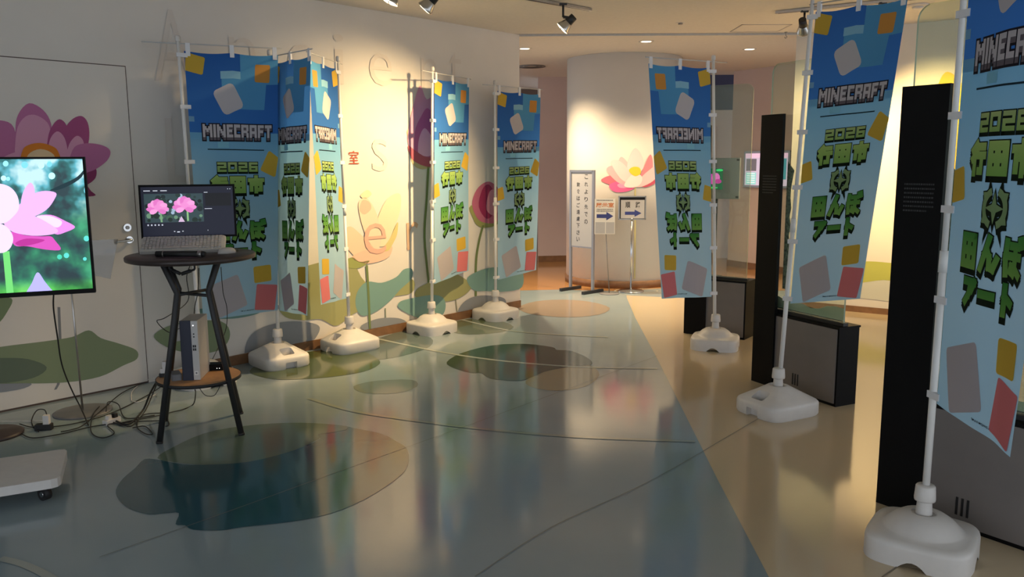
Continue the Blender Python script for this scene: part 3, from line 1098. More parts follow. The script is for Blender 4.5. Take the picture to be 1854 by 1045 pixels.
# ---- cut the print on the same grid as the cloth so that it bends with it
NU, NV = 20, 50


def build_print():
    bm = bmesh.new()
    lay_i = bm.faces.layers.int.new('shape')
    for si, (kind, data, c, lay) in enumerate(SHAPES):
        if kind == 'p':
            vs = [bm.verts.new((x, y, lay)) for x, y in data]
            tris = tessellate_polygon([[V((x, y, 0)) for x, y in data]])
        else:
            P, tris = data
            vs = [bm.verts.new((x, y, lay)) for x, y in P]
        for t in tris:
            try:
                f = bm.faces.new([vs[i] for i in t])
                f[lay_i] = si
            except ValueError:
                pass
    for k in range(1, NU):
        bmesh.ops.bisect_plane(bm, geom=bm.verts[:] + bm.edges[:] + bm.faces[:], plane_co=(BW * k / NU, 0, 0), plane_no=(1, 0, 0), dist=1e-6)
    for k in range(1, NV):
        bmesh.ops.bisect_plane(bm, geom=bm.verts[:] + bm.edges[:] + bm.faces[:], plane_co=(0, BH * k / NV, 0), plane_no=(0, 1, 0), dist=1e-6)
    bmesh.ops.triangulate(bm, faces=bm.faces[:])
    bm.verts.index_update()
    verts = [tuple(v.co) for v in bm.verts]
    faces = [tuple(v.index for v in f.verts) for f in bm.faces]
    shp = [f[lay_i] for f in bm.faces]
    bm.free()
    cols = []
    for f, s in zip(faces, shp):
        c = SHAPES[s][2]
        for i in f:
            q = c(verts[i][0], verts[i][1]) if callable(c) else c
            cols += [q[0], q[1], q[2], 1.0]
    return verts, faces, cols


PRINT_V, PRINT_F, PRINT_C = build_print()


# ---- stand feet (two kinds of water tank)
def super_pt(a, b, t, n=4.2):
    ct, st = math.cos(t), math.sin(t)
    k = (abs(ct / a) ** n + abs(st / b) ** n) ** (-1 / n)
    return k * ct, k * st


def tank_domed():
    mb = MB(); n = 72
    a = b = 0.19
    levels = [(1.0, 0.0), (1.0, 0.03), (1.0, 0.072), (0.985, 0.084), (0.95, 0.092), (0.86, 0.097)]
    rings = []
    for sc_, z in levels:
        s = len(mb.v); rings.append(s)
        for i in range(n):
            t = 2 * PI * i / n
            x, y = super_pt(a, b, t)
            zz = z
            if z < 0.05:
                q = abs(((t / (PI / 2)) + .5) % 1.0 - .5) * (PI / 2)      # angle from side centre
                bump = max(0.0, 1 - (q / 0.26) ** 2)
                zz = z + (0.030 if z == 0 else 0.012) * bump
            mb.v.append(V((x * sc_, y * sc_, zz)))
    for rr, z in ((0.148, 0.101), (0.140, 0.106), (0.128, 0.118), (0.108, 0.138), (0.082, 0.155), (0.052, 0.163), (0.045, 0.163), (0.044, 0.155)):
        s = len(mb.v); rings.append(s)
        for i in range(n):
            t = 2 * PI * i / n
            mb.v.append(V((rr * math.cos(t), rr * math.sin(t), z)))
    for p, q in zip(rings, rings[1:]):
        mb.quad_ring(p, q, n, 0, True)
    mb.face([rings[-1] + i for i in range(n)])
    mb.face([rings[0] + n - 1 - i for i in range(n)])
    return mb.mesh('tank_domed')


def tank_sloped():
    mb = MB(); n = 72
    a, b = 0.205, 0.180
    rings = []
    for sc_, z in ((0.96, 0.0), (1.0, 0.012), (1.0, 0.070), (0.985, 0.082), (0.95, 0.090)):
        s = len(mb.v); rings.append(s)
        for i in range(n):
            t = 2 * PI * i / n
            x, y = super_pt(a, b, t, 5)
            mb.v.append(V((x * sc_, y * sc_, z)))
    for k in range(1, 6):
        f = k / 5
        s = len(mb.v); rings.append(s)
        for i in range(n):
            t = 2 * PI * i / n
            x, y = super_pt(a * .95, b * .95, t, 5)
            rx, ry = 0.062 * math.cos(t), 0.062 * math.sin(t)
            mb.v.append(V((x + (rx - x) * f, y + (ry - y) * f, 0.090 + 0.078 * f)))
    for rr, z in ((0.05, 0.170), (0.046, 0.160)):
        s = len(mb.v); rings.append(s)
        for i in range(n):
            t = 2 * PI * i / n
            mb.v.append(V((rr * math.cos(t), rr * math.sin(t), z)))
    for p, q in zip(rings, rings[1:]):
        mb.quad_ring(p, q, n, 0, True)
    mb.face([rings[-1] + i for i in range(n)])
    mb.face([rings[0] + n - 1 - i for i in range(n)])
    body = mb.build('tank', 'white')
    cut = MB()
    cut.rbox((0.105, -0.048, 0.045), (0.172, 0.048, 0.2), 0.014)          # finger well behind the grip
    cut.box((0.165, -0.045, -0.02), (0.26, 0.045, 0.052))                  # gap under the grip
    co = cut.build('well', 'white')
    md = body.modifiers.new('cut', 'BOOLEAN')
    md.operation = 'DIFFERENCE'; md.object = co; md.solver = 'EXACT'; md.use_self = True
    dg = bpy.context.evaluated_depsgraph_get(); dg.update()
    me = bpy.data.meshes.new_from_object(body.evaluated_get(dg))
    bpy.data.objects.remove(body); bpy.data.objects.remove(co)
    return me


TANK = {'domed': tank_domed(), 'sloped': tank_sloped()}
for me in TANK.values():
    me.materials.clear(); me.materials.append(M['white'])
    try:
        me.set_sharp_from_angle(angle=math.radians(38))
    except Exception:
        pass


def banner(label, foot, top, e_px, e_len, e_far, b_px, b_len, b_far, tank, tank_rz, zb=None, ripple=0.010, seed=0, tail=0.12, sag=0.0, z_bot=None):
    """foot/top: pole ends; e_px: pixel near the bar's free end; b_px: pixel near the free bottom corner"""
    rnd = random.Random(seed)
    foot, top = V(foot), V(top)
    root = empty('banner_stand', label, 'banner', foot, group='event banners on white water-weighted stands')
    tk = bpy.data.objects.new('tank', TANK[tank]); col.objects.link(tk); tk.parent = root; tk.rotation_euler = (0, 0, tank_rz)
    ax = (top - foot).normalized()

    def pole(z):
        return ax * (z / ax.z)
    # neck + collar + pole
    MB().lathe([(0.030, 0.150), (0.030, 0.160), (0.026, 0.215), (0.026, 0.222)], 24).build('neck', 'white', tk)
    MB().lathe([(0.0375, 0.212), (0.0385, 0.22), (0.0350, 0.268), (0.032, 0.272), (0.016, 0.272)], 24).build('collar', 'white', root)
    zt = top.z
    pm_ = MB().cyl(pole(0.2), pole(1.12), 0.0135).cyl(pole(1.10), pole(zt), 0.0110)
    pm_.cyl(pole(1.09), pole(1.17), 0.0165, 0.0150)
    pm_.build('pole', 'pole', root)
    MB().lathe([(0.014, -0.02), (0.017, -0.012), (0.017, 0.012), (0.011, 0.02)], 16, M4=Matrix.Translation(pole(zt))).build('pole_cap', 'white', root)
    zbar = (zt - 0.03) if zb is None else zb
    e_end = span_end(foot + pole(zbar), e_px, e_len, e_far)
    b3 = foot + pole(zbar)
    e = V((e_end.x - b3.x, e_end.y - b3.y, 0)).normalized()
    MB().cyl(pole(zbar) - e * tail, pole(zbar) + e * 0.66 - V((0, 0, sag * 1.2)), 0.0042, n=8).build('crossbar', 'bar', root)
    ztop = zbar - 0.045
    zbo = ztop - BH if z_bot is None else z_bot
    TL = pole(ztop) + e * 0.032
    TRc = pole(ztop) + e * 0.632 - V((0, 0, sag))
    BL = pole(zbo) + e * 0.032
    bw = foot + BL
    be = span_end(bw, b_px, b_len, b_far)
    BRc = be - foot
    BRc.z = min(max(BRc.z, zbo - 0.12), zbo + 0.12)
    side = V((-e.y, e.x, 0))
    ph = [rnd.uniform(0, 6.28) for _ in range(4)]

    def P(u, v):
        a, b = u / BW, v / BH
        p = TL * (1 - a) * (1 - b) + TRc * a * (1 - b) + BL * (1 - a) * b + BRc * a * b
        env = math.sin(PI * min(1, a * 1.02)) * .6 + .4 * a
        w = math.sin(a * 7.5 + ph[0] + b * 1.3) * .6 + math.sin(a * 13 + ph[1] - b * 2.0) * .3 + math.sin(a * 4 + b * 5 + ph[2]) * .5
        amp = ripple * (0.35 + 0.9 * b) * env
        dip = -0.012 * math.sin(PI * ((a * 2) % 1.0)) * (1 - b) ** 6       # sag between the top tabs
        return p + side * (w * amp) + V((0, 0, dip))

    def Nrm(u, v):
        h = .004
        du = P(min(BW, u + h), v) - P(max(0, u - h), v)
        dv = P(u, min(BH, v + h)) - P(u, max(0, v - h))
        return du.cross(dv).normalized()
    cm = MB()
    for j in range(NV + 1):
        for i in range(NU + 1):
            cm.v.append(P(BW * i / NU, BH * j / NV))
    W = NU + 1
    for j in range(NV):
        for i in range(NU):
            cm.face((j * W + i, j * W + i + 1, (j + 1) * W + i + 1, (j + 1) * W + i), 0, True)
    me = bpy.data.meshes.new('cloth')
    me.from_pydata([tuple(p) for p in cm.v], [], cm.f)
    me.polygons.foreach_set('use_smooth', cm.sm)
    att = me.color_attributes.new('Col', 'FLOAT_COLOR', 'CORNER')
    buf = []
    for j in range(NV):
        for i in range(NU):
            vc = BH * (j + .5) / NV
            for dj in (0, 0, 1, 1):
                vv = BH * (j + dj) / NV
                if j < 15:
                    vv = min(vv, .534)
                else:
                    vv = max(vv, .536)
                q = ground_colour(0, vv)
                buf += [q[0], q[1], q[2], 1.0]
    att.data.foreach_set('color', buf)
    me.materials.append(M['fabric'])
    cl = bpy.data.objects.new('cloth', me); col.objects.link(cl); cl.parent = root
    # the print soaks through: it lies on both faces
    vs = []; fs = []
    for sgn in (1, -1):
        s = len(vs)
        for (u, v, lay) in PRINT_V:
            vs.append(tuple(P(u, v) + Nrm(u, v) * (sgn * (0.0004 + 0.00035 * lay))))
        fs += [tuple(i + s for i in f) for f in PRINT_F]
    pme = bpy.data.meshes.new('printed_design')
    pme.from_pydata(vs, [], fs)
    att = pme.color_attributes.new('Col', 'FLOAT_COLOR', 'CORNER')
    att.data.foreach_set('color', PRINT_C * 2)
    pme.materials.append(M['fabric'])
    po = bpy.data.objects.new('printed_design', pme); col.objects.link(po); po.parent = cl
    # loops on the bar and on the pole
    for a in (0.04, 0.5, 0.965):
        p = P(BW * a, 0.0); q = pole(zbar) + e * (0.032 + BW * a) - V((0, 0, sag * a))
        tm = MB(); hw = 0.014
        for o_ in (-0.0055, 0.0055):
            s = len(tm.v)
            for pt in (q + V((0, 0, 0.006)), p - V((0, 0, 0.03))):
                for w_ in (-hw, hw):
                    tm.v.append(pt + e * w_ + side * (o_ if pt is not p else o_ * .5))
        tm.face((0, 1, 3, 2)); tm.face((4, 6, 7, 5)); tm.face((0, 4, 5, 1)); tm.face((2, 3, 7, 6)); tm.face((0, 2, 6, 4)); tm.face((1, 5, 7, 3))
        tm.build('bar_loop', 'tab', cl)
    for b in (0.015, 0.20, 0.40, 0.59, 0.78, 0.985):
        q = pole(ztop - (ztop - zbo) * b)
        p = P(0.02, BH * b)
        tm = MB(); s = 0
        d = (p - q); d.z = 0; d.normalize(); sd = V((-d.y, d.x, 0))
        A, B = q - d * 0.016, p
        for pt in (A, B):
            for o_ in (-0.0165, 0.0165):
                for h in (-0.013, 0.013):
                    oo = o_ if pt is A else o_ * .25
                    tm.v.append(pt + sd * oo + V((0, 0, h)))
        for q_ in ((0, 1, 3, 2), (4, 6, 7, 5), (0, 4, 5, 1), (2, 3, 7, 6), (0, 2, 6, 4), (1, 5, 7, 3)):
            tm.face(q_)
        tm.build('pole_loop', 'tab', cl)
    return root


def rad(d):
    return math.radians(d)


banner('blue event banner hanging flat behind the round bistro table and computer', (-2.150, 5.590, 0), (-2.173, 5.593, 2.31),
       (505, 96), .64, True, (503, 562), .58, True, 'domed', rad(49), ripple=.006, seed=1, tail=.22)
banner('narrow turned blue banner whose foot stands beside the bistro table, grip facing the hall', (-1.765, 6.110, 0), (-1.735, 6.140, 2.29),
       (563, 100), .635, False, (556, 572), .58, False, 'sloped', rad(-48), ripple=.012, seed=2, sag=0.01)
banner('backlit banner showing its mirrored back, edge to edge with the turned banner', (-1.325, 6.620, 0), (-1.340, 6.610, 2.30),
       (558, 104), .635, False, (582, 552), .56, False, 'sloped', rad(-134), ripple=.014, seed=3, tail=.10)
banner('brightly lit banner casting its shadow on a tall lotus bud mural', (-0.722, 7.310, 0), (-0.676, 7.335, 2.30),
       (850, 160), .635, True, (847, 490), .58, True, 'domed', rad(48), ripple=.012, seed=4, tail=.16)
banner('banner at the end of the lotus wall, next to the passage', (-0.162, 7.955, 0), (-0.150, 7.985, 2.245),
       (979, 166), .635, True, (971, 489), .58, True, 'domed', rad(48), ripple=.008, seed=5, tail=.16)
banner('banner showing its mirrored back before the round column', (1.655, 6.620, 0), (1.571, 6.620, 2.295),
       (1180, 112), .60, False, (1198, 541), .50, False, 'domed', rad(-19), ripple=.012, seed=6, tail=.14)
banner('large flat banner standing in front of the middle glass exhibit case', (1.598, 4.840, 0), (1.695, 4.835, 2.42),
       (1645, 18), .64, False, (1558, 541), .54, False, 'sloped', rad(208), zb=2.37, ripple=.010, seed=7, tail=.02, sag=.03, z_bot=.67)
banner('banner seen edge-on in front of the exhibit case that carries three small slots', (1.580, 3.020, 0), (1.610, 3.060, 2.52),
       (1960, -120), .62, False, (1832, 828), .56, False, 'domed', rad(-36), zb=2.41, ripple=.012, seed=8, tail=.10, z_bot=.60)


# ------------------------------------------------------------------ exhibit cases
def exhibit_case(label, A, d, L, glass_top=2.13, depth=.22, slots=None, hill=True, seed=0):
    d = V((d[0], d[1])).normalized()
    rz = math.atan2(d.y, d.x)
    root = empty('exhibit_case', label, 'exhibit case', V((A[0], A[1], 0)), rz, group='glass exhibit cases with black text slabs')
    H0 = .50
    bd = MB().box((0.0, 0.012, 0.0), (L, depth, H0 - .012)).build('cabinet', 'black', root)
    MB().box((-.004, .004, H0 - .012), (L + .006, depth + .004, H0)).build('cabinet_top', 'black', root)
    MB().box((.19, .004, .02), (L - .012, .0121, H0 - .016)).build('front_panel', 'panel', root)
    if slots:
        for k in range(3):
            MB().box((slots + k * .022, .0015, .06), (slots + .009 + k * .022, .0042, .135)).build('slot', 'rubber', bd)
    sl = MB().box((-.004, -.012, 0), (.192, .0118, 1.80)).build('text_slab', 'black', root)
    tm = MB(); rnd = random.Random(seed)
    for k in range(7):
        z = 1.40 - k * .018
        x = .032
        xe = .158 if k < 6 else .13
        while x < xe:
            w = rnd.choice((.004, .006, .008))
            tm.box((x, -.0126, z), (min(x + w, xe), -.0119, z + .007))
            x += w + .003
    tm.build('small_print', 'slab_text', sl)
    # glass sheet with rounded top corners
    x0, x1, y0, y1 = .0, L - .02, .062, .074
    r = .06
    pts = [(x0, H0 + .012), (x1, H0 + .012)]
    for k in range(7):
        a = k * PI / 12
        pts.append((x1 - r + r * math.cos(a), glass_top - r + r * math.sin(a)))
    for k in range(7):
        a = PI / 2 + k * PI / 12
        pts.append((x0 + r + r * math.cos(a), glass_top - r + r * math.sin(a)))
    mt = Matrix(((1, 0, 0, 0), (0, 0, 1, 0), (0, 1, 0, 0), (0, 0, 0, 1)))
    gm = MB(); n = len(pts)
    gm.prism(pts, y0, y1, 0, mt)
    for i in range(len(gm.f)):
        if len(gm.f[i]) == 4:
            gm.mi[i] = 1
    g = gm.build('glass_sheet', ['glass', 'glass_edge'], root)
    MB().box((x0 + .002, .05, H0), (x1 + .012, .09, H0 + .02)).build('glass_holder', 'black_metal', root)
    if hill:
        hm_ = MB()
        P = [(x0 + .005, .53)] + [(x0 + .005 + (x1 - x0 - .01) * k / 10, .60 + .025 * math.sin(k * .5 + seed) + .012 * math.sin(k * 1.7)) for k in range(11)] + [(x1 - .005, .53)]
        hm_.poly([(x, .0752, z) for x, z in P], 0, rgb(196, 200, 172))
        P = [(x0 + .08, .525)] + [(x0 + .08 + (x1 - x0 - .1) * k / 8, .53 + .045 * math.sin(k * PI / 8)) for k in range(9)] + [(x1 - .02, .525)]
        hm_.poly([(x, .0760, z) for x, z in P], 0, rgb(46, 48, 42))
        hm_.build('etched_hills', 'mural', g)
        rm = MB(); rnd = random.Random(seed + 5)
        q = [(x0 + .16, .66)]
        for k in range(14):
            q.append((x0 + .205 + rnd.uniform(-.008, .022), .66 + k * .06))
        q.append((x0 + .16, 1.50))
        rm.poly([(x, .0758, z) for x, z in q])
        rm.build('etched_texture', 'relief', g)
    return root


exhibit_case('exhibit case with three small slots in its grey front panel', (1.623, 3.497), (.584, -.812), .76, slots=.33, seed=1)
exhibit_case('exhibit case with hall-side slab standing behind the large flat banner', (1.665, 5.575), (.43, -.90), .72, seed=2, slots=.36, depth=.18)
exhibit_case('exhibit case behind the banner before the round column, with a lotus monitor', (1.525, 7.19), (.807, -.59), .54, seed=3, depth=.24, hill=False)

# ---- small monitor inside the far case
mroot = empty('exhibit_monitor', 'small square metal-framed monitor showing a pink lotus on the far exhibit case', 'monitor', (1.775, 7.235, .5), math.atan2(-.45, .89))
MB().cyl((0, .03, 0), (0, .03, .70), .012).box((-.06, .0, 0), (.06, .06, .006)).build('post', 'black_metal', mroot)
MB().box((-.20, -.02, .68), (.20, .02, 1.03)).build('bezel', 'silver', mroot)
for sx in (-1, 1):
    for sz in (0, 1):
        MB().box((sx * .185 - .012, -.023, .69 + sz * .315), (sx * .185 + .012, -.0195, .705 + sz * .315)).build('corner_clip', 'rubber', mroot)
sm_ = MB()


def sq(mb, x0, z0, x1, z1, y, c):
    mb.poly([(x0, y, z0), (x1, y, z0), (x1, y, z1), (x0, y, z1)], 0, c)


sq(sm_, -.15, .76, .06, .94, -.0206, rgb(30, 96, 60))
for k, (cx, cz, a, b, c) in enumerate(((-.03, .85, .06, .045, rgb(214, 80, 170)), (.0, .862, .035, .04, rgb(236, 120, 196)), (-.10, .87, .03, .03, rgb(206, 150, 210)),
                                      (.02, .83, .03, .02, rgb(196, 60, 150)), (.03, .925, .03, .01, rgb(60, 220, 120)), (-.05, .775, .07, .008, rgb(60, 210, 110)))):
    sm_.poly([(cx + a * math.cos(t * PI / 8), -.0208 - k * .0002, cz + b * math.sin(t * PI / 8)) for t in range(16)], 0, c)
sm_.build('screen', 'screen', mroot)

# ---- lit screen on the far wall
FA, FB = V((3.13, 11.95, 0)), V((4.6, 9.4, 0))
FT = (FB - FA).normalized(); FN = V((FT.y, -FT.x, 0))
if FN.y > 0:
    FN = -FN


def far_sz(x, y):
    p = on_plane(x, y, FA, FN)
    return (p - FA).dot(FT), p.z


s0, z1_ = far_sz(1354, 278); s1, _ = far_sz(1431, 278); _, z0_ = far_sz(1390, 336)
fr = empty('wall_screen', 'lit information screen hanging on the rose-coloured far wall', 'screen', FA + FT * ((s0 + s1) / 2) + FN * .02 + V((0, 0, (z0_ + z1_) / 2)), math.atan2(FT.y, FT.x))
fw, fh = (s1 - s0) / 2, (z1_ - z0_) / 2
ysgn = -1 if V((-FT.y, FT.x, 0)).dot(FN) < 0 else 1
MB().box((-fw - .03, -.02, -fh - .03), (fw + .03, .02, fh + .03)).build('screen_frame', 'steel_dark', fr)
sm_ = MB(); yy = ysgn * .0212
sq(sm_, -fw, -fh, fw, fh, yy, rgb(186, 170, 190))
sq(sm_, -fw, fh * .72, fw, fh, yy + ysgn * .0004, rgb(214, 176, 200))
sq(sm_, -fw * .95, -fh * .1, -fw * .45, fh * .66, yy + ysgn * .0008, rgb(96, 88, 92))
sq(sm_, -fw * .95, -fh * .95, -fw * .45, -fh * .2, yy + ysgn * .0008, rgb(130, 190, 186))
sq(sm_, fw * .35, -fh * .6, fw * .95, fh * .66, yy + ysgn * .0008, rgb(60, 126, 136))
for k in range(5):
    sq(sm_, -fw * .9, -fh * (.86 - k * .14), -fw * .5, -fh * (.80 - k * .14), yy + ysgn * .0012, rgb(214, 226, 226))
sm_.build('screen', 'screen', fr)

# ------------------------------------------------------------------ bistro table
TC = V((-1.785, 4.590, 0)); TA = math.atan2(-.265, -.131)
tb = empty('bistro_table', 'tall round bistro table with dark top, black hourglass legs and a lower wooden shelf', 'table', TC)
MB().lathe([(.325, .975), (.341, .980), (.343, .990), (.343, .999), (.338, 1.005), (.001, 1.005)], 64).build('tabletop', 'table_dark', tb)
MB().lathe([(.222, .296), (.226, .300), (.226, .308), (.222, .3095), (.001, .3095)], 56).build('shelf', ['shelf_wood'], tb)
MB().lathe([(.2255, .290), (.2295, .291), (.2295, .3085), (.2262, .309)], 56, cap=False).build('shelf_edging', 'rubber', tb)
feet = []
for k in range(4):
    a = TA + k * PI / 2
    u_ = V((math.cos(a), math.sin(a), 0))
    lm = MB().tube([u_ * .20 + V((0, 0, .975)), u_ * .115 + V((0, 0, .80)), u_ * .145 + V((0, 0, .66)), u_ * .300 + V((0, 0, 0))], .0165, 12, sub=1)
    lg = lm.build('leg', 'black_metal', tb)
    MB().cyl(u_ * .300, u_ * .2975 + V((0, 0, .012)), .018).build('foot_cap', 'rubber', lg)
for k in range(2):
    a = TA + k * PI / 2
    u_ = V((math.cos(a), math.sin(a), 0)) * .12
    MB().cyl(u_ + V((0, 0, .79 - k * .012)), -u_ + V((0, 0, .79 - k * .012)), .009).build('cross_brace', 'black_metal', tb)
for dx, dy, rr in ((-.05, -.18, .6), (.09, -.20, 2.9)):
    MB().tube([(dx, dy, .975), (dx, dy, .945), (dx + .03 * math.cos(rr), dy + .02 * math.sin(rr), .935)], .006).tube(
        [(dx + .02 * math.cos(rr), dy, .937), (dx + .07 * math.cos(rr), dy - .01, .920)], .010, sub=1).build('bag_hook', 'rubber', tb)

TZ = 1.006


def lay(px, z):
    return at(px[0], px[1], z)


# computer monitor
mp = V((-1.862, 4.790, TZ))
mo = empty('computer_monitor', 'black computer monitor showing two pink lotus flowers on the bistro table', 'monitor', mp, .29)
MB().rbox((-.10, .02, 0), (.105, .13, .008), .03).build('monitor_foot', 'black_metal', mo)
MB().box((-.028, .015, .006), (.028, .035, .22)).build('monitor_neck', 'black_metal', mo)
tl = Matrix.Translation((0, 0, .226)) @ Matrix.Rotation(-.04, 4, 'X')
MB().box((-.258, -.012, -.152), (.258, .018, .152), M4=tl).build('housing', 'black', mo)
sm_ = MB()
SW, SH = .247, .140


def mon_pt(a, b, k=0):       # a,b in 0..1 on the screen, b downwards
    return tl @ V((-SW + 2 * SW * a, -.0124 - .00025 * k, SH - 2 * SH * b))


def mrect(a0, b0, a1, b1, c, k):
    sm_.poly([mon_pt(a0, b0, k), mon_pt(a1, b0, k), mon_pt(a1, b1, k), mon_pt(a0, b1, k)], 0, c)


mrect(0, 0, 1, 1, rgb(16, 18, 34), 0)
mrect(.03, .14, .665, .72, rgb(44, 62, 66), 1)
rnd = random.Random(3)
for k in range(60):
    a, b = rnd.uniform(.05, .65), rnd.uniform(.16, .70)
    r_ = rnd.uniform(.012, .035)
    c = rnd.choice((rgb(20, 32, 34), rgb(30, 48, 44), rgb(150, 170, 190), rgb(90, 112, 110), rgb(16, 24, 26)))
    if b > .55:
        c = rnd.choice((rgb(20, 36, 30), rgb(96, 130, 104), rgb(56, 84, 66)))
    sm_.poly([mon_pt(min(.663, max(.032, a + r_ * math.cos(t * PI / 5))), min(.718, max(.142, b + 1.7 * r_ * math.sin(t * PI / 5))), 2 + k * .02) for t in range(10)], 0, c)


def petal_fan(cx, cy, sx, sy, k, cols):
    for i, (ang, ln, wd) in enumerate(((-.95, 1.0, .30), (-.45, 1.0, .32), (0, 1.05, .36), (.45, 1.0, .32), (.95, 1.0, .30), (-1.45, 1.0, .22), (1.45, 1.0, .22), (-1.9, .75, .22), (1.9, .75, .22), (0.05, .5, .34))):
        dx, dy = math.sin(ang), -math.cos(ang)
        nx, ny = -dy, dx
        pts = []
        for t, w in ((0, .25), (.35, .9), (.7, 1.0), (.9, .6), (1.0, 0.05), (.9, -.6), (.7, -1.0), (.35, -.9), (0, -.25)):
            pts.append((cx + sx * (dx * ln * t + nx * wd * w), cy + sy * (dy * ln * t + ny * wd * w)))
        sm_.poly([mon_pt(min(.663, max(.032, p[0])), min(.718, max(.142, p[1])), k + i * .12) for p in pts], 0, cols[i % len(cols)])


PKS = (rgb(226, 134, 198), rgb(236, 152, 208), rgb(214, 112, 184))
sm_.poly([mon_pt(.19, .5, 4), mon_pt(.21, .5, 4), mon_pt(.215, .715, 4), mon_pt(.195, .715, 4)], 0, rgb(110, 150, 110))
sm_.poly([mon_pt(.48, .5, 4), mon_pt(.50, .5, 4), mon_pt(.50, .7, 4), mon_pt(.48, .7, 4)], 0, rgb(130, 176, 120))
petal_fan(.17, .47, .125, .22, 4.2, PKS)
petal_fan(.46, .44, .135, .24, 5.6, PKS)
sm_.poly([mon_pt(.385, .715, 5), mon_pt(.42, .60, 5), mon_pt(.455, .715, 5)], 0, rgb(200, 170, 200))
mrect(.69, .135, .975, .40, rgb(6, 6, 12), 2)
for a0, b0, a1, b1 in ((.03, .07, .10, .085), (.13, .07, .18, .085), (.21, .07, .28, .085), (.68, .115, .72, .125), (.68, .45, .76, .46),
                       (.33, .90, .345, .915), (.365, .91, .395, .93), (.42, .90, .435, .915), (.70, .89, .705, .91), (.94, .05, .95, .06), (.965, .05, .975, .06)):
    mrect(a0, b0, a1, b1, rgb(200, 204, 216), 3)
for k in range(5):
    a = .05 + k * .038
    mrect(a, .755, a + .016, .785, rgb(178, 182, 196), 3)
sm_.build('screen', 'screen', mo)

# keyboard, mouse, hand-held device
kp = lay((331, 459), TZ)
kb = empty('keyboard', 'off-white wired keyboard propped up in front of the computer monitor', 'keyboard', (kp.x, kp.y, TZ + .001), .26)
kb.rotation_euler = (.46, 0, .26)
mtk = Matrix.Rotation(.07, 4, 'X')
MB().rbox((-.225, 0, 0), (.225, .15, .022), .012).build('shell', 'kbd', kb)
MB().box((-.20, .128, -.060), (-.17, .134, .004)).box((.17, .128, -.060), (.20, .134, .004)).build('prop_leg', 'kbd', kb)
km = MB()
for r_ in range(6):
    y = .130 - r_ * .0215
    x = -.215
    while x < .205:
        if .070 < x < .082 or .135 < x < .147:
            x += .004; continue
        w = .0155 if not (r_ == 5 and -.12 < x < .0) else .09
        if r_ == 0:
            w = .0165
        km.box((x, y - .008, .0215), (x + w, y + .008, .030))
        x += w + .0035
km.build('keys', 'key', kb)
mp_ = lay((411, 459), TZ)
ms = empty('computer_mouse', 'silver computer mouse beside the off-white keyboard', 'mouse', (mp_.x, mp_.y, TZ), .9)
mm = MB(); rings = []
for k in range(7):
    f = k / 6
    z = .034 * math.sin(f * PI / 2); sc_ = max(.03, math.cos(f * PI / 2) ** .6)
    s = len(mm.v); rings.append(s)
    for i in range(24):
        t = 2 * PI * i / 24
        mm.v.append(V((.055 * sc_ * math.cos(t), .032 * sc_ * math.sin(t), z)))
for a, b in zip(rings, rings[1:]):
    mm.quad_ring(a, b, 24, 0, True)
mm.face([rings[-1] + i for i in range(24)]); mm.face([rings[0] + 23 - i for i in range(24)])
mm.build('mouse_shell', 'silver', ms)
MB().tube([(.05, 0, .012), (.09, .03, .004), (.13, .10, .004)], .002).build('mouse_cord', 'rubber', ms)
MB().box((.015, -.0035, .028), (.035, .0035, .034)).build('scroll_wheel', 'rubber', ms)
a, b = lay((283, 460), TZ + .018), lay((372, 460), TZ + .018)
dv = empty('handheld_device', 'black stick-shaped handheld device lying in front of the off-white keyboard', 'device', (a + b) / 2)
hv = (b - a) / 2
MB().cyl(-hv, hv * .7, .0165, n=18).build('grip', 'rubber', dv)
MB().cyl(-hv * .72, -hv * .68, .0175, n=18).build('ring', 'steel_dark', dv)
MB().cyl(hv * .7, hv * .86, .0165, .0175, n=18).build('ring', 'steel_dark', dv)
MB().cyl(hv * .86, hv, .0175, .012, n=18).build('tip', 'rubber', dv)
dv.location.z = TZ + .0178

# things on the shelf
SZ = .3100
tp = at(347, 689, SZ)
tw = empty('computer_tower', 'slim desktop computer with navy and silver front on the lower shelf', 'computer', (tp.x, tp.y, SZ), .12)
MB().rbox((-.0475, .012, .002), (.0475, .235, .335), .004).build('case', 'silver', tw)
MB().rbox((-.0475, 0, 0), (.012, .0125, .337), .004).build('front_cover', 'navy_plastic', tw)
fs_ = MB().box((.0125, .002, .002), (.0475, .0125, .335)).build('port_strip', 'silver', tw)
for z in (.262, .246):
    MB().cyl((.026, .0022, z), (.026, .0012, z), .0042).build('audio_jack', 'rubber', fs_)
for z, x in ((.186, .021), (.186, .031), (.168, .021), (.168, .031)):
    MB().box((x - .0038, .0008, z), (x + .0038, .0021, z + .014)).build('usb_port', 'rubber', fs_)
MB().cyl((.025, .0022, .310), (.025, .0008, .310), .003).build('power_light', 'led', fs_)
MB().box((.019, .0008, .030), (.038, .0022, .052)).build('sticker', 'paper', fs_)
MB().box((.024, .0004, .036), (.033, .0009, .046)).build('sticker_mark', 'ink_grey', fs_)
rp_ = at(391, 671, SZ)
ro = empty('network_box', 'flat black network box with two lit dots on the lower shelf', 'network box', (rp_.x - .02, rp_.y + .03, SZ), .15)
MB().rbox((-.062, -.035, 0), (.062, .035, .036), .008).build('box_body', 'black', ro)
for k in range(2):
    MB().box((.02 + k * .014, -.0358, .012), (.024 + k * .014, -.0349, .015)).build('indicator', 'led', ro)
ap = at(312, 690, SZ)
ad = empty('power_adapter', 'grey power adapter block lying on the lower shelf beside the computer tower', 'adapter', (ap.x, ap.y + .05, SZ), .5)
MB().rbox((-.026, -.052, 0), (.026, .052, .036), .007).build('adapter_body', 'grey_disc', ad)
pp = at(291, 684, SZ)
pw = empty('power_tap', 'black power tap with white plugs at the shelf edge', 'power tap', (pp.x + .012, pp.y + .035, SZ), .2)
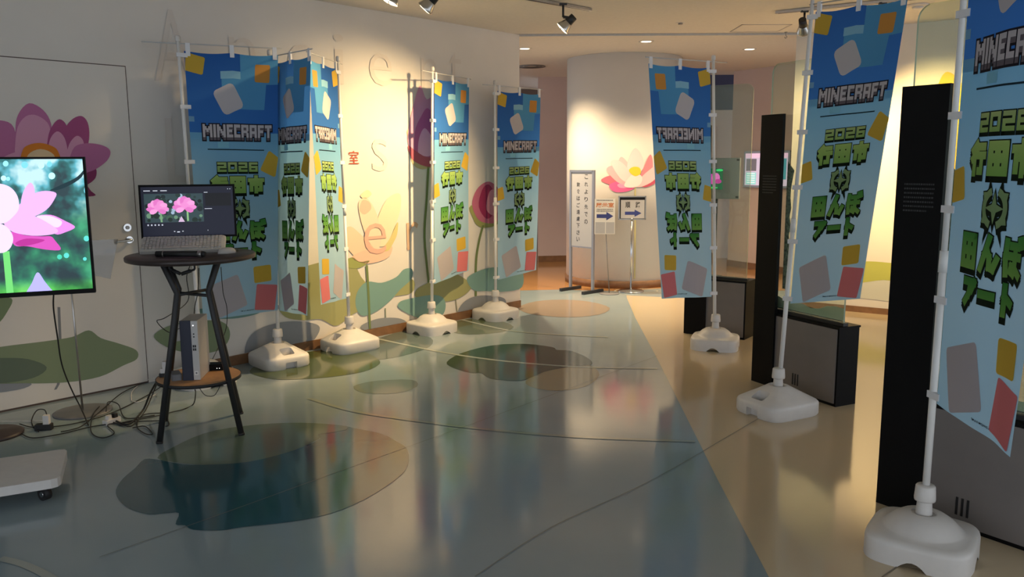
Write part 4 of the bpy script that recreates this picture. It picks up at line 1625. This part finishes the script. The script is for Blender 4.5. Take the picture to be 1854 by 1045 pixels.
MB().rbox((-.03, -.024, 0), (.045, .024, .020), .005).build('tap_body', 'rubber', pw)
MB().rbox((-.024, -.016, .020), (.012, .016, .046), .004).build('plug', 'white', pw)
MB().rbox((-.012, -.013, .046), (.010, .013, .086), .004).build('plug', 'white', pw)


# ------------------------------------------------------------------ cords on the floor
def cord(pts, r=.0032, m='rubber', label='thin black cord looped on the floor beside the bistro table', group='loose black cords on the floor', mats=None):
    P = []
    for p in pts:
        if len(p) == 3:
            q = at(p[0], p[1], p[2] + r)
        else:
            q = at(p[0], p[1], r + .0035)
        P.append(q)
    base = P[0].copy(); base.z = min(p.z for p in P) - r
    mb = MB().tube([p - base for p in P], r, 7, sub=6)
    o = mb.build('extension_cord', m, None, base)
    tag(o, label, 'cord', group)
    return o


cord([(97, 533, .84), (97, 560, .75), (104, 610, .57), (112, 660, .38), (128, 702, .2), (148, 742, .04), (160, 770)], .004, label='black cord hanging from the large display down to the floor', group=None)
cord([(36, 768), (66, 774), (130, 768), (204, 747), (270, 714), (300, 694, .06)], label='long black cord running along the wall foot from the display to the shelf')
cord([(38, 785), (60, 793), (110, 786), (170, 772), (240, 764), (290, 762)], label='black cord snaking past the adapter brick to the power strip')
cord([(85, 752, .05), (80, 742, .06), (66, 744, .04), (57, 765), (70, 782)], label='black cord arching up into the adapter brick on the floor')
cord([(110, 782), (130, 778), (150, 770), (185, 742, .014), (220, 712), (260, 693)], label='black cord crossing the grey disc foot toward the wall')
cord([(180, 736, .014), (168, 752, .014), (165, 782), (185, 793), (207, 784), (195, 770), (222, 765), (290, 752)], label='black cord in a wide loop in front of the power strip')
cord([(192, 745, .05), (196, 728, .06), (214, 732, .03), (222, 752), (236, 758), (280, 752)], label='black cord arching up from the power strip')
cord([(205, 765), (235, 772), (250, 760), (265, 740), (282, 700, .12), (296, 668, .28)], .004, label='black cord climbing from the power strip to the shelf edge')
cord([(205, 760), (232, 768), (258, 744), (272, 712, .12), (290, 680, .26)], .006, label='thick bundled black cord climbing to the shelf edge')
cord([(240, 775), (262, 772), (276, 786), (262, 785), (248, 772), (258, 752), (290, 748)], label='small slack loop of black cord by the bistro table leg')
cord([(300, 772), (306, 768), (302, 750), (330, 742), (350, 732), (354, 712, .12), (353, 706, .26)], .0035, label='black cord dropping from under the shelf of the bistro table', group=None)
cord([(362, 704, .27), (372, 716, .2), (388, 716, .18), (399, 698, .27)], .002, label='thin black cord drooping under the lower shelf', group=None)
cord([(350, 470, .93), (338, 500, .80), (340, 545, .62), (300, 575, .55), (284, 582, .5), (306, 602, .44), (330, 596, .5), (333, 640, .36)], .0028, label='black cord running from the tabletop to the computer tower', group=None)
cord([(360, 486, .94), (358, 530, .75), (352, 560, .62), (352, 600, .50), (352, 640, .40)], .0028, label='black cord hanging straight behind the computer tower', group=None)
cord([(400, 484, .93), (404, 530, .74), (411, 560, .63), (408, 600, .47), (385, 650, .345)], .0022, label='thin black cord hanging to the network box', group=None)
cord([(238, 726), (240, 708), (262, 690), (282, 684, .1)], .0028, 'white', 'white cord rising to the lower shelf', None)
cord([(0, 763), (40, 763), (80, 762)], .0028, 'white', 'white cord running straight to the black adapter on the floor', None)
cord([(238, 726), (250, 728), (270, 720), (285, 712), (296, 700, .1)], .0028, 'white', 'white cord bent on the floor beside the bistro table legs', None)

a1 = at(80, 778)
aa = empty('power_adapter', 'black adapter brick with white plug on the floor under the large display', 'adapter', a1, .15)
MB().rbox((-.045, -.022, 0), (.045, .022, .034), .006).build('adapter_body', 'rubber', aa)
MB().rbox((.000, -.016, .034), (.034, .016, .085), .005).build('plug', 'white', aa)
a2 = at(197, 768)
ab = empty('power_strip', 'white power strip with plugged-in cords on the floor', 'power strip', a2, 1.2)
MB().rbox((-.03, -.02, 0), (.075, .02, .028), .006).build('strip_body', 'white', ab)
for k in range(2):
    MB().rbox((-.012 + k * .045, -.013, .028), (.015 + k * .045, .013, .052), .004).build('plug', 'rubber' if k else 'white', ab)

# ------------------------------------------------------------------ large display on its trolley
q0 = at_y(153, 284, 3.90); q1 = at_y(0, 283, 3.77)
tdir = V((q1.x - q0.x, q1.y - q0.y, 0)).normalized()           # to the left
tn = V((-tdir.y, tdir.x, 0))
if tn.y > 0:
    tn = -tn
ztop = q0.z; zbot = at_y(168, 530, 3.90).z
TWD = 1.12
tvc = V((q0.x, q0.y, 0)) + tdir * (TWD / 2)
tv = empty('display_trolley', 'large flat display showing a pink lotus on a white castered trolley', 'display', V((tvc.x, tvc.y, 0)))


def tvp(a, z, off=0.0):      # a metres from right edge towards left
    return V((q0.x, q0.y, 0)) + tdir * a + V((0, 0, z)) + tn * off - tv.location


def tvbox(name, a0, a1, z0, z1, o0, o1, m, par):
    mb = MB(); s = 0
    for a in (a0, a1):
        for o in (o0, o1):
            for z in (z0, z1):
                mb.v.append(tvp(a, z, o))
    for q in ((0, 1, 3, 2), (4, 6, 7, 5), (0, 4, 5, 1), (2, 3, 7, 6), (0, 2, 6, 4), (1, 5, 7, 3)):
        mb.face(q)
    return mb.build(name, m, par)


tvbox('display_housing', 0, TWD, zbot, ztop, -.045, 0, 'black', tv)
tvbox('mount', TWD * .35, TWD * .65, zbot + .1, ztop - .15, -.08, -.045, 'black_metal', tv)
tvbox('column', TWD * .46, TWD * .54, .105, zbot + .3, -.12, -.07, 'black_metal', tv)
sm_ = MB()


def tpx(x, y, k):
    p = on_plane(x, y, tvp(0, 1) + tv.location, tn)
    a = (p - V((q0.x, q0.y, 0))).dot(tdir)
    a = min(max(a, .010), TWD - .010); z = min(max(p.z, zbot + .022), ztop - .010)
    return tvp(a, z, .0005 + .0003 * k)


def tshape(pts, c, k, smooth=True):
    P = blob(pts, 4) if smooth else pts
    sm_.poly([tpx(x, y, k) for x, y in P], 0, c)


tshape([(-400, 270), (200, 270), (200, 560), (-400, 560)], rgb(10, 66, 66), 0, False)
sm_.mi = [1] * len(sm_.mi)
rnd = random.Random(11)


def bok(x0, x1, y0, y1, n, r0, r1, cs, k):
    for i in range(n):
        x, y, r_ = rnd.uniform(x0, x1), rnd.uniform(y0, y1), rnd.uniform(r0, r1)
        sm_.poly([tpx(x + r_ * math.cos(t * PI / 7), y + r_ * math.sin(t * PI / 7), k + i * .004) for t in range(14)], 0, rnd.choice(cs))


bok(-260, 160, 290, 345, 34, 3, 8, (rgb(150, 226, 240), rgb(188, 244, 252), rgb(120, 206, 222)), 1.6)
bok(70, 160, 420, 470, 4, 3, 6, (rgb(70, 200, 170), rgb(90, 210, 200)), 2.4)
tshape([(90, 345), (110, 335), (140, 320), (158, 300), (160, 306), (142, 326), (112, 342)], rgb(8, 40, 48), 3)
L1, L2, L3, L4 = rgb(224, 172, 232), rgb(236, 206, 242), rgb(220, 136, 216), rgb(206, 76, 176)
tshape([(5, 455), (17, 455), (25, 532), (12, 532)], rgb(110, 206, 110), 3, False)
tshape([(50, 534), (58, 512), (68, 493), (80, 508), (95, 534)], rgb(176, 170, 226), 3.2)
tshape([(38, 372), (42, 348), (54, 331), (62, 340), (62, 362), (48, 380)], L1, 3.6)
tshape([(66, 392), (92, 389), (118, 400), (136, 411), (120, 420), (100, 424), (84, 404)], L3, 3.8)
tshape([(66, 392), (90, 391), (112, 401), (104, 412), (84, 404)], L2, 3.9)
tshape([(20, 420), (45, 426), (75, 428), (92, 428), (100, 436), (110, 452), (84, 452), (50, 446), (26, 444)], L4, 4)
tshape([(28, 440), (48, 432), (80, 434), (70, 440), (40, 446)], rgb(176, 40, 140), 4.1)
tshape([(6, 404), (30, 376), (52, 356), (76, 346), (101, 349), (98, 362), (84, 380), (58, 394), (30, 402)], L1, 4.2)
tshape([(-26, 352), (-12, 336), (2, 333), (20, 340), (32, 356), (34, 378), (22, 394), (8, 404), (-10, 402), (-26, 384)], L2, 4.4)
tshape([(8, 406), (30, 394), (60, 391), (86, 403), (105, 417), (96, 424), (66, 427), (38, 424), (20, 418)], L1, 4.6)
tshape([(-26, 412), (-8, 404), (8, 408), (20, 420), (24, 434), (18, 450), (4, 458), (-14, 454), (-26, 440)], L2, 4.8)
for sx_, sy_ in ((-60, 0), (-90, 30), (-70, 60)):
    tshape([(sx_ - 40, 390 + sy_), (sx_ - 10, 370 + sy_), (sx_ + 30, 380 + sy_), (sx_ + 44, 402 + sy_), (sx_ + 10, 420 + sy_), (sx_ - 30, 412 + sy_)], L1, 4.1)
sm_.build('screen', ['screen', 'garden'], tv)
# trolley board and casters
fr_ = at(108, 866, .11); bk_ = at(122, 812, .11)
fdir = V((-.885, -.465, 0)); bdir = V((bk_.x - fr_.x, bk_.y - fr_.y, 0)); blen = bdir.length; bdir.normalize()


def tb_pt(a, b, z):
    return V((fr_.x, fr_.y, 0)) + fdir * a + bdir * b + V((0, 0, z)) - tv.location


BLG = .95
pts = []
for (a, b, c0) in ((.0, .0, (1, 1)), (BLG, 0, (-1, 1)), (BLG, blen, (-1, -1)), (0, blen, (1, -1))):
    r_ = .035
    for t in ((0, 1), (.3, .3), (1, 0)) if c0 in ((1, 1), (-1, -1)) else ((1, 0), (.3, .3), (0, 1)):
        pts.append(tb_pt(a + c0[0] * r_ * t[0], b + c0[1] * r_ * t[1], 0))
mb = MB(); mb.prism([(p.x, p.y) for p in pts], .068, .110)
mb.build('trolley_board', 'white', tv)
for a, b in ((.07, .06), (BLG - .07, .06), (BLG - .07, blen - .06), (.07, blen - .06)):
    c0 = tb_pt(a, b, 0)
    cm_ = MB().cyl((c0.x, c0.y, .058), (c0.x, c0.y, .068), .022, n=14)
    cm_.box((c0.x - .014, c0.y - .014, .03), (c0.x + .014, c0.y + .014, .058))
    ca = cm_.build('caster', 'rubber', tv)
    mw = MB(); dd = V((.45, .89, 0))
    mw.cyl(V((c0.x, c0.y, .029)) - dd * .016, V((c0.x, c0.y, .029)) + dd * .016, .029, n=20)
    mw.build('caster_wheel', 'rubber', ca)
    MB().cyl(V((c0.x, c0.y, .029)) - dd * .018, V((c0.x, c0.y, .029)) + dd * .018, .012, n=12).build('wheel_hub', 'chrome', ca)

# floor stands half hidden by the display
g1 = at(150, 746)
gs = empty('notice_stand', 'grey disc-footed stand with a clear sheet, near the wall door', 'stand', g1)
MB().lathe([(.165, 0), (.165, .006), (.15, .010), (.012, .012)], 48).build('disc_foot', 'grey_disc', gs)
MB().cyl((0, 0, .01), (-.02, .02, 1.10), .006).build('stand_pole', 'alu', gs)
sh = MB()
qs = [at_y(148, 436, g1.y) - g1, at_y(214, 433, g1.y) - g1, at_y(200, 505, g1.y) - g1, at_y(142, 492, g1.y) - g1]
for o_ in (0, .004):
    sh.v += [p + V((0, -o_, 0)) for p in qs]
sh.face((0, 1, 2, 3)); sh.face((7, 6, 5, 4)); sh.quad_ring(0, 4, 4, 0, False)
sh.build('clear_sheet', 'acrylic', gs)
g2 = at(-14, 789)
g_ = empty('barrier_post', 'dark round foot of a post standing behind the display trolley', 'stand', g2)
MB().lathe([(.155, 0), (.158, .012), (.14, .022), (.03, .030), (.014, .04)], 48).build('round_foot', 'maroon', g_)
MB().cyl((0, 0, .03), (0, 0, .95), .012).build('post', 'maroon', g_)

# socket on the wall behind the table
s_, z_ = wall_sz(317, 603)
so = MB(); c0 = wp(s_, z_, 0)
for a in (-.035, .035):
    for o in (.0, .010):
        for z in (-.06, .06):
            so.v.append(WT * a + WN * o + V((0, 0, z)))
for q in ((0, 1, 3, 2), (4, 6, 7, 5), (0, 4, 5, 1), (2, 3, 7, 6), (0, 2, 6, 4), (1, 5, 7, 3)):
    so.face(q)
o = so.build('wall_socket', 'board', None, c0); tag(o, 'pale wall socket plate behind the bistro table', 'socket')

# ------------------------------------------------------------------ signs by the column
# tall framed notice
sa, sb = at(1033, 525), at(1073, 531)
sc_c = (sa + sb) / 2
sd = V((sb.x - sa.x, sb.y - sa.y, 0)); SWD = sd.length; sd.normalize()
sg = empty('notice_board', 'tall steel-framed notice on two posts with vertical handwriting-style text', 'sign', V((sc_c.x, sc_c.y, 0)), math.atan2(sd.y, sd.x))
zt_ = at_y(1051, 308, sc_c.y).z; zm_ = at_y(1051, 447, sc_c.y).z
hw_ = SWD / 2
for sx in (-1, 1):
    MB().box((sx * hw_ - .014, -.014, .02), (sx * hw_ + .014, .014, zt_)).build('post', 'steel_dark', sg)
    ft = MB().box((sx * hw_ - .018, -.17, .0), (sx * hw_ + .018, .17, .035)).build('foot_bar', 'black_metal', sg)
MB().box((-hw_, -.014, zt_ - .025), (hw_, .014, zt_)).build('top_rail', 'steel_dark', sg)
MB().box((-hw_, -.010, zm_ - .010), (hw_, .010, zm_ + .006)).build('bottom_rail', 'steel_dark', sg)
bdp = MB().box((-hw_ + .013, -.006, zm_ + .005), (hw_ - .013, .006, zt_ - .022)).build('notice_panel', 'board', sg)
HB = zt_ - zm_
tmx = MB()


def vtext(txt, xc, z_top, size, step):
    for i, ch_ in enumerate(txt):
        zc = z_top - i * step
        s_ = size
        if ch_ in '、。':
            flat_text(tmx, ch_, (xc + size * .1, zc - size * .45, xc + size * .35, zc - size * .2), lambda x, z: V((x, -.0068, z)), .01)
        else:
            flat_text(tmx, ch_, (xc - s_ / 2, zc - s_ / 2, xc + s_ / 2, zc + s_ / 2), lambda x, z: V((x, -.0068, z)), .012)


vtext('これより先での', .068, zt_ - .075, .052, .0855)
vtext('飲食はご遠慮下さい。', -.055, zt_ - .165, .052, .0790)
tmx.build('lettering', 'ink', bdp, fix=False)

# paper notice on a thin stand
pa = at(1103, 532)
pn = empty('paper_notice_stand', 'white paper notice with orange heading on a thin stand', 'sign', pa, -.12)
MB().lathe([(.115, 0), (.115, .006), (.105, .009), (.01, .011)], 40).build('disc_foot', 'grey_disc', pn)
tp0 = at_y(1094, 424, pa.y) - pa
tp0 = V((tp0.x, 0, tp0.z))
MB().cyl((0, 0, .01), (tp0.x, .012, tp0.z + .3), .0055).build('stand_pole', 'steel_dark', pn)
c_ = tp0
pl = at_y(1077, 360, pa.y) - pa; pr_ = at_y(1113, 424, pa.y) - pa
X0, X1, ZT, ZB = pl.x, pr_.x, pl.z, pr_.z
sheet = MB().box((X0, -.006, ZB), (X1, -.002, ZT)).build('paper_sheet', 'paper', pn)
t1 = MB(); W_ = X1 - X0; H_ = ZT - ZB


def ptxt(mb, s, bx, y=-.0066, bold=.01):
    flat_text(mb, s, (X0 + W_ * bx[0], ZT - H_ * bx[3], X0 + W_ * bx[2], ZT - H_ * bx[1]), lambda x, z: V((x, y, z)), bold)


ptxt(t1, '展示室', (.06, .11, .94, .26), bold=.025)
t1.build('heading', 'orange', sheet, fix=False)
t2 = MB()
for k, (b0, b1) in enumerate(((.03, .06), (.285, .315), (.335, .365))):
    x = .1
    rnd = random.Random(k)
    while x < .9:
        w = rnd.uniform(.02, .05)
        t2.box((X0 + W_ * x, -.0068, ZT - H_ * b1), (X0 + W_ * min(x + w, .9), -.0062, ZT - H_ * b0)); x += w + .02
t2.build('small_print', 'ink_grey', sheet)
t3 = MB()


def arrow(mb, x0, x1, zc, h, y, M4=None):
    pts = [(x0, -.22), (x0 + (x1 - x0) * .58, -.22), (x0 + (x1 - x0) * .58, -.5), (x1, 0), (x0 + (x1 - x0) * .58, .5), (x0 + (x1 - x0) * .58, .22), (x0, .22)]
    mb.poly([(x, y, zc + q * h) for x, q in pts])


arrow(t3, X0 + W_ * .1, X0 + W_ * .92, ZT - H_ * .49, H_ * .24, -.0067)
t3.build('arrow', 'navy', sheet)
t4 = MB()
t4.box((X0 + W_ * .04, -.0066, ZB + H_ * .02), (X0 + W_ * .52, -.0061, ZT - H_ * .66))
t4.box((X0 + W_ * .56, -.0066, ZB + H_ * .02), (X1 - W_ * .03, -.0061, ZT - H_ * .66))
t4.build('table_print', 'board', sheet)

# framed direction sign on a chrome pole
da = at(1142, 528)
ds = empty('direction_sign', 'chrome pole sign in a silver frame with a navy arrow', 'sign', da, -.08)
MB().lathe([(.150, 0), (.152, .008), (.14, .016), (.02, .022), (.014, .03)], 48).build('disc_foot', 'chrome', ds)
pl = at_y(1120, 355, da.y) - da; pr_ = at_y(1169, 398, da.y) - da
X0, X1, ZT, ZB = pl.x, pr_.x, pl.z, pr_.z
W_ = X1 - X0; H_ = ZT - ZB
MB().cyl((0, .0, .02), (0, .0, ZB + .02), .0125, n=16).build('sign_pole', 'chrome', ds)
fm = MB()
fm.box((X0, -.018, ZT - .014), (X1, .014, ZT)); fm.box((X0, -.018, ZB), (X1, .014, ZB + .014))
fm.box((X0, -.018, ZB), (X0 + .014, .014, ZT)); fm.box((X1 - .014, -.018, ZB), (X1, .014, ZT))
fm.build('sign_frame', 'alu', ds)
MB().box((X0 + .01, -.006, ZB + .01), (X1 - .01, .010, ZT - .01)).build('sign_back', 'rubber', ds)
dp = MB().box((X0 + W_ * .09, -.009, ZB + .018), (X1 - .018, -.006, ZT - .045)).build('sign_panel', 'board', ds)
t1 = MB()
flat_text(t1, '順', (X0 + W_ * .25, ZT - H_ * .50, X0 + W_ * .43, ZT - H_ * .24), lambda x, z: V((x, -.0095, z)), .02)
flat_text(t1, '路', (X0 + W_ * .62, ZT - H_ * .50, X0 + W_ * .80, ZT - H_ * .24), lambda x, z: V((x, -.0095, z)), .02)
t1.build('lettering', 'ink', dp, fix=False)
t3 = MB(); arrow(t3, X0 + W_ * .24, X0 + W_ * .84, ZT - H_ * .72, H_ * .30, -.0096)
t3.build('arrow', 'navy', dp)

# ------------------------------------------------------------------ small things on the ceiling
p = at(1232, 41, CEIL)
sp = empty('sprinkler_head', 'small ceiling sprinkler head between the tracks', 'sprinkler', (p.x, p.y, CEIL))
MB().lathe([(.04, -.004), (.042, -.001), (.042, 0)], 24).build('sprinkler_plate', 'white', sp)
MB().lathe([(.018, -.018), (.022, -.010), (.020, -.004)], 20).build('sprinkler_tip', 'steel_dark', sp)
h = [at(1320, 58, CEIL), at(1350, 44, CEIL), at(1436, 45, CEIL), at(1402, 58, CEIL)]
hx0, hx1, hy0, hy1 = 2.15, 2.62, 7.99, 8.42
hroot = empty('ceiling_hatch', 'flush square access hatch in the ceiling', 'hatch', ((hx0 + hx1) / 2, (hy0 + hy1) / 2, CEIL))
a_, b_ = (hx1 - hx0) / 2, (hy1 - hy0) / 2
fm = MB()
fm.box((-a_, -b_, -.005), (a_, -b_ + .012, 0)); fm.box((-a_, b_ - .012, -.005), (a_, b_, 0)); fm.box((-a_, -b_, -.005), (-a_ + .012, b_, 0)); fm.box((a_ - .012, -b_, -.005), (a_, b_, 0))
fm.build('hatch_frame', 'alu', hroot)
MB().box((-a_ + .012, -b_ + .012, -.003), (a_ - .012, b_ - .012, 0)).build('hatch_panel', 'ceil', hroot)
p = at(1423, 58, CEIL)
hk = MB().tube([(0, 0, 0), (0, 0, -.03), (.012, 0, -.045), (0, 0, -.06), (-.012, 0, -.048)], .004).lathe([(.014, -.006), (.016, 0)], 16)
o = hk.build('ceiling_hook', 'steel_dark', None, (p.x, p.y, CEIL)); tag(o, 'small metal hook screwed into the ceiling', 'hook')
p = at(1662, 8, CEIL)
dt = empty('smoke_detector', 'round white detector on the ceiling above the right wall', 'detector', (p.x, p.y, CEIL))
MB().lathe([(.085, 0), (.085, -.010), (.07, -.018)], 32).build('detector_rim', 'ceil', dt)
MB().lathe([(.045, -.018), (.04, -.034), (.012, -.038)], 28).build('detector_cap', 'white', dt)
p = at(962, 118, CEIL)
vt = empty('ceiling_vent', 'round air vent in the passage ceiling', 'vent', (p.x, p.y, CEIL - .012))
for rr in (.17, .125, .08):
    MB().lathe([(rr, -.004), (rr + .018, -.012), (rr + .02, -.010), (rr + .012, 0)], 36, cap=False).build('vent_ring', 'steel_dark', vt)


# ------------------------------------------------------------------ lamps
def spot(name, loc, target, watt, ang, colr, blend=.6, size=.05, parent=None):
    L = bpy.data.lights.new(name, 'SPOT')
    L.energy = watt; L.spot_size = rad(ang); L.spot_blend = blend; L.color = colr; L.shadow_soft_size = size
    o = bpy.data.objects.new(name, L); col.objects.link(o)
    d = V(target) - V(loc)
    o.rotation_euler = d.to_track_quat('-Z', 'Y').to_euler()
    if parent:
        o.parent = parent
        o.location = V(loc) - parent.location
    else:
        o.location = loc
    return o


WARM = (1.0, 0.71, 0.36)


def track_lamp(label, bulb, target, watt, ang=70, colr=WARM, blend=.8):
    bulb = V(bulb)
    d = (V(target) - bulb).normalized()
    root = empty('track_spotlight', label, 'spotlight', V((bulb.x, bulb.y, CEIL - .035)), group='spotlights on the ceiling tracks')
    off = bulb - root.location
    back = off - d * .10                               # end of the black holder
    MB().box((-.03, -.012, 0), (.03, .012, .015)).build('track_adapter', 'black_metal', root)
    MB().cyl((back.x * 0, back.y * 0, 0.0), (0, 0, back.z + .01), .009).tube([(0, 0, back.z + .012), (back.x, back.y, back.z)], .012, sub=1).build('stem', 'black_metal', root)
    MB().cyl(back - d * .02, off - d * .045, .030, .034, 20).build('lamp_holder', 'black_metal', root)
    q = d.to_track_quat('Z', 'Y').to_matrix().to_4x4()
    mt = Matrix.Translation(off) @ q
    MB().lathe([(.026, -.06), (.036, -.05), (.054, -.005), (.059, .006), (.059, .012)], 28, M4=mt, cap=False).build('reflector', 'reflector', root)
    ln = MB().lathe([(.057, .010), (.038, .017), (.001, .020)], 28, M4=mt).build('lens', 'lens', root)
    MB().box((-.056, -.003, .016), (.056, .003, .022), M4=mt).build('lens_rib', 'steel_dark', ln)
    spot('spot_light', bulb + d * .03, bulb + d * 2, watt, ang, colr, blend, .04, root)
    return root


def rail(label, a, b):
    a, b = V(a), V(b)
    d = (b - a); L = d.length; d.normalize()
    root = empty('lighting_track', label, 'track', (a + b) / 2)
    ang = math.atan2(d.y, d.x)
    mt = Matrix.Rotation(ang, 4, 'Z')
    MB().box((-L / 2, -.018, -.012), (L / 2, .018, .0085), M4=mt).build('track_body', 'alu', root)
    MB().box((-L / 2 + .02, -.004, -.0135), (L / 2 - .02, .004, -.0118), M4=mt).build('track_slot', 'rubber', root)
    return root


rail('grey lighting track over the hall carrying spotlights for the lotus wall', (-1.25, 5.33, CEIL - .012), (.66, 7.13, CEIL - .012))
rail('grey lighting track above the glass exhibit cases', (2.25, 7.30, CEIL - .012), (3.75, 6.30, CEIL - .012))
track_lamp('spotlight aimed down over the bistro table corner, its lens facing the hall', (-.79, 5.66, 2.555), (-1.75, 5.55, .6), W1)
track_lamp('spotlight next to the downward one, tilted at the lotus wall', (-.575, 5.86, 2.545), (-1.75, 6.10, 1.3), W2, 80, WARM, 1.0)
track_lamp('spotlight near the track end, tilted at the pale lotus on the wall', (.415, 6.80, 2.555), (-1.25, 7.00, 0.95), W3, 96, WARM, 1.0)
track_lamp('spotlight half hidden by the large banner, aimed at the end of the right wall', (2.45, 7.17, 2.58), (3.10, 8.40, 1.5), W4, 76)
track_lamp('spotlight behind the large banner, aimed at the yellow blossom wall', (2.95, 6.83, 2.58), (3.95, 7.8, 1.5), W5, 70, (1.0, .70, .28))


def downlight(label, p, watt, ang=125, colr=(1, .76, .46)):
    root = empty('ceiling_downlight', label, 'downlight', V((p[0], p[1], p[2])), group='round recessed ceiling lamps')
    MB().lathe([(.052, -.002), (.075, -.006), (.078, -.001), (.052, -.0005)], 32, cap=False).build('trim_ring', 'white', root)
    MB().lathe([(.054, -.0035), (.001, -.004)], 28).build('lens', 'down_lens', root)
    spot('down_light', V(p) - V((0, 0, .02)), V(p) - V((0, 0, 1)), watt, ang, colr, .9, .05, root)


for nm, px, w in (('recessed ceiling lamp in front of the round column', (1170, 75), W6), ('recessed ceiling lamp over the passage beyond the lotus wall', (950, 88), W7 * 2),
                  ('recessed ceiling lamp before the rose-coloured far wall', (1357, 89), W7)):
    p = at(px[0], px[1], CEIL - .012)
    downlight(nm, (p.x, p.y, CEIL - .012), w, 104 if w == W6 else 130)
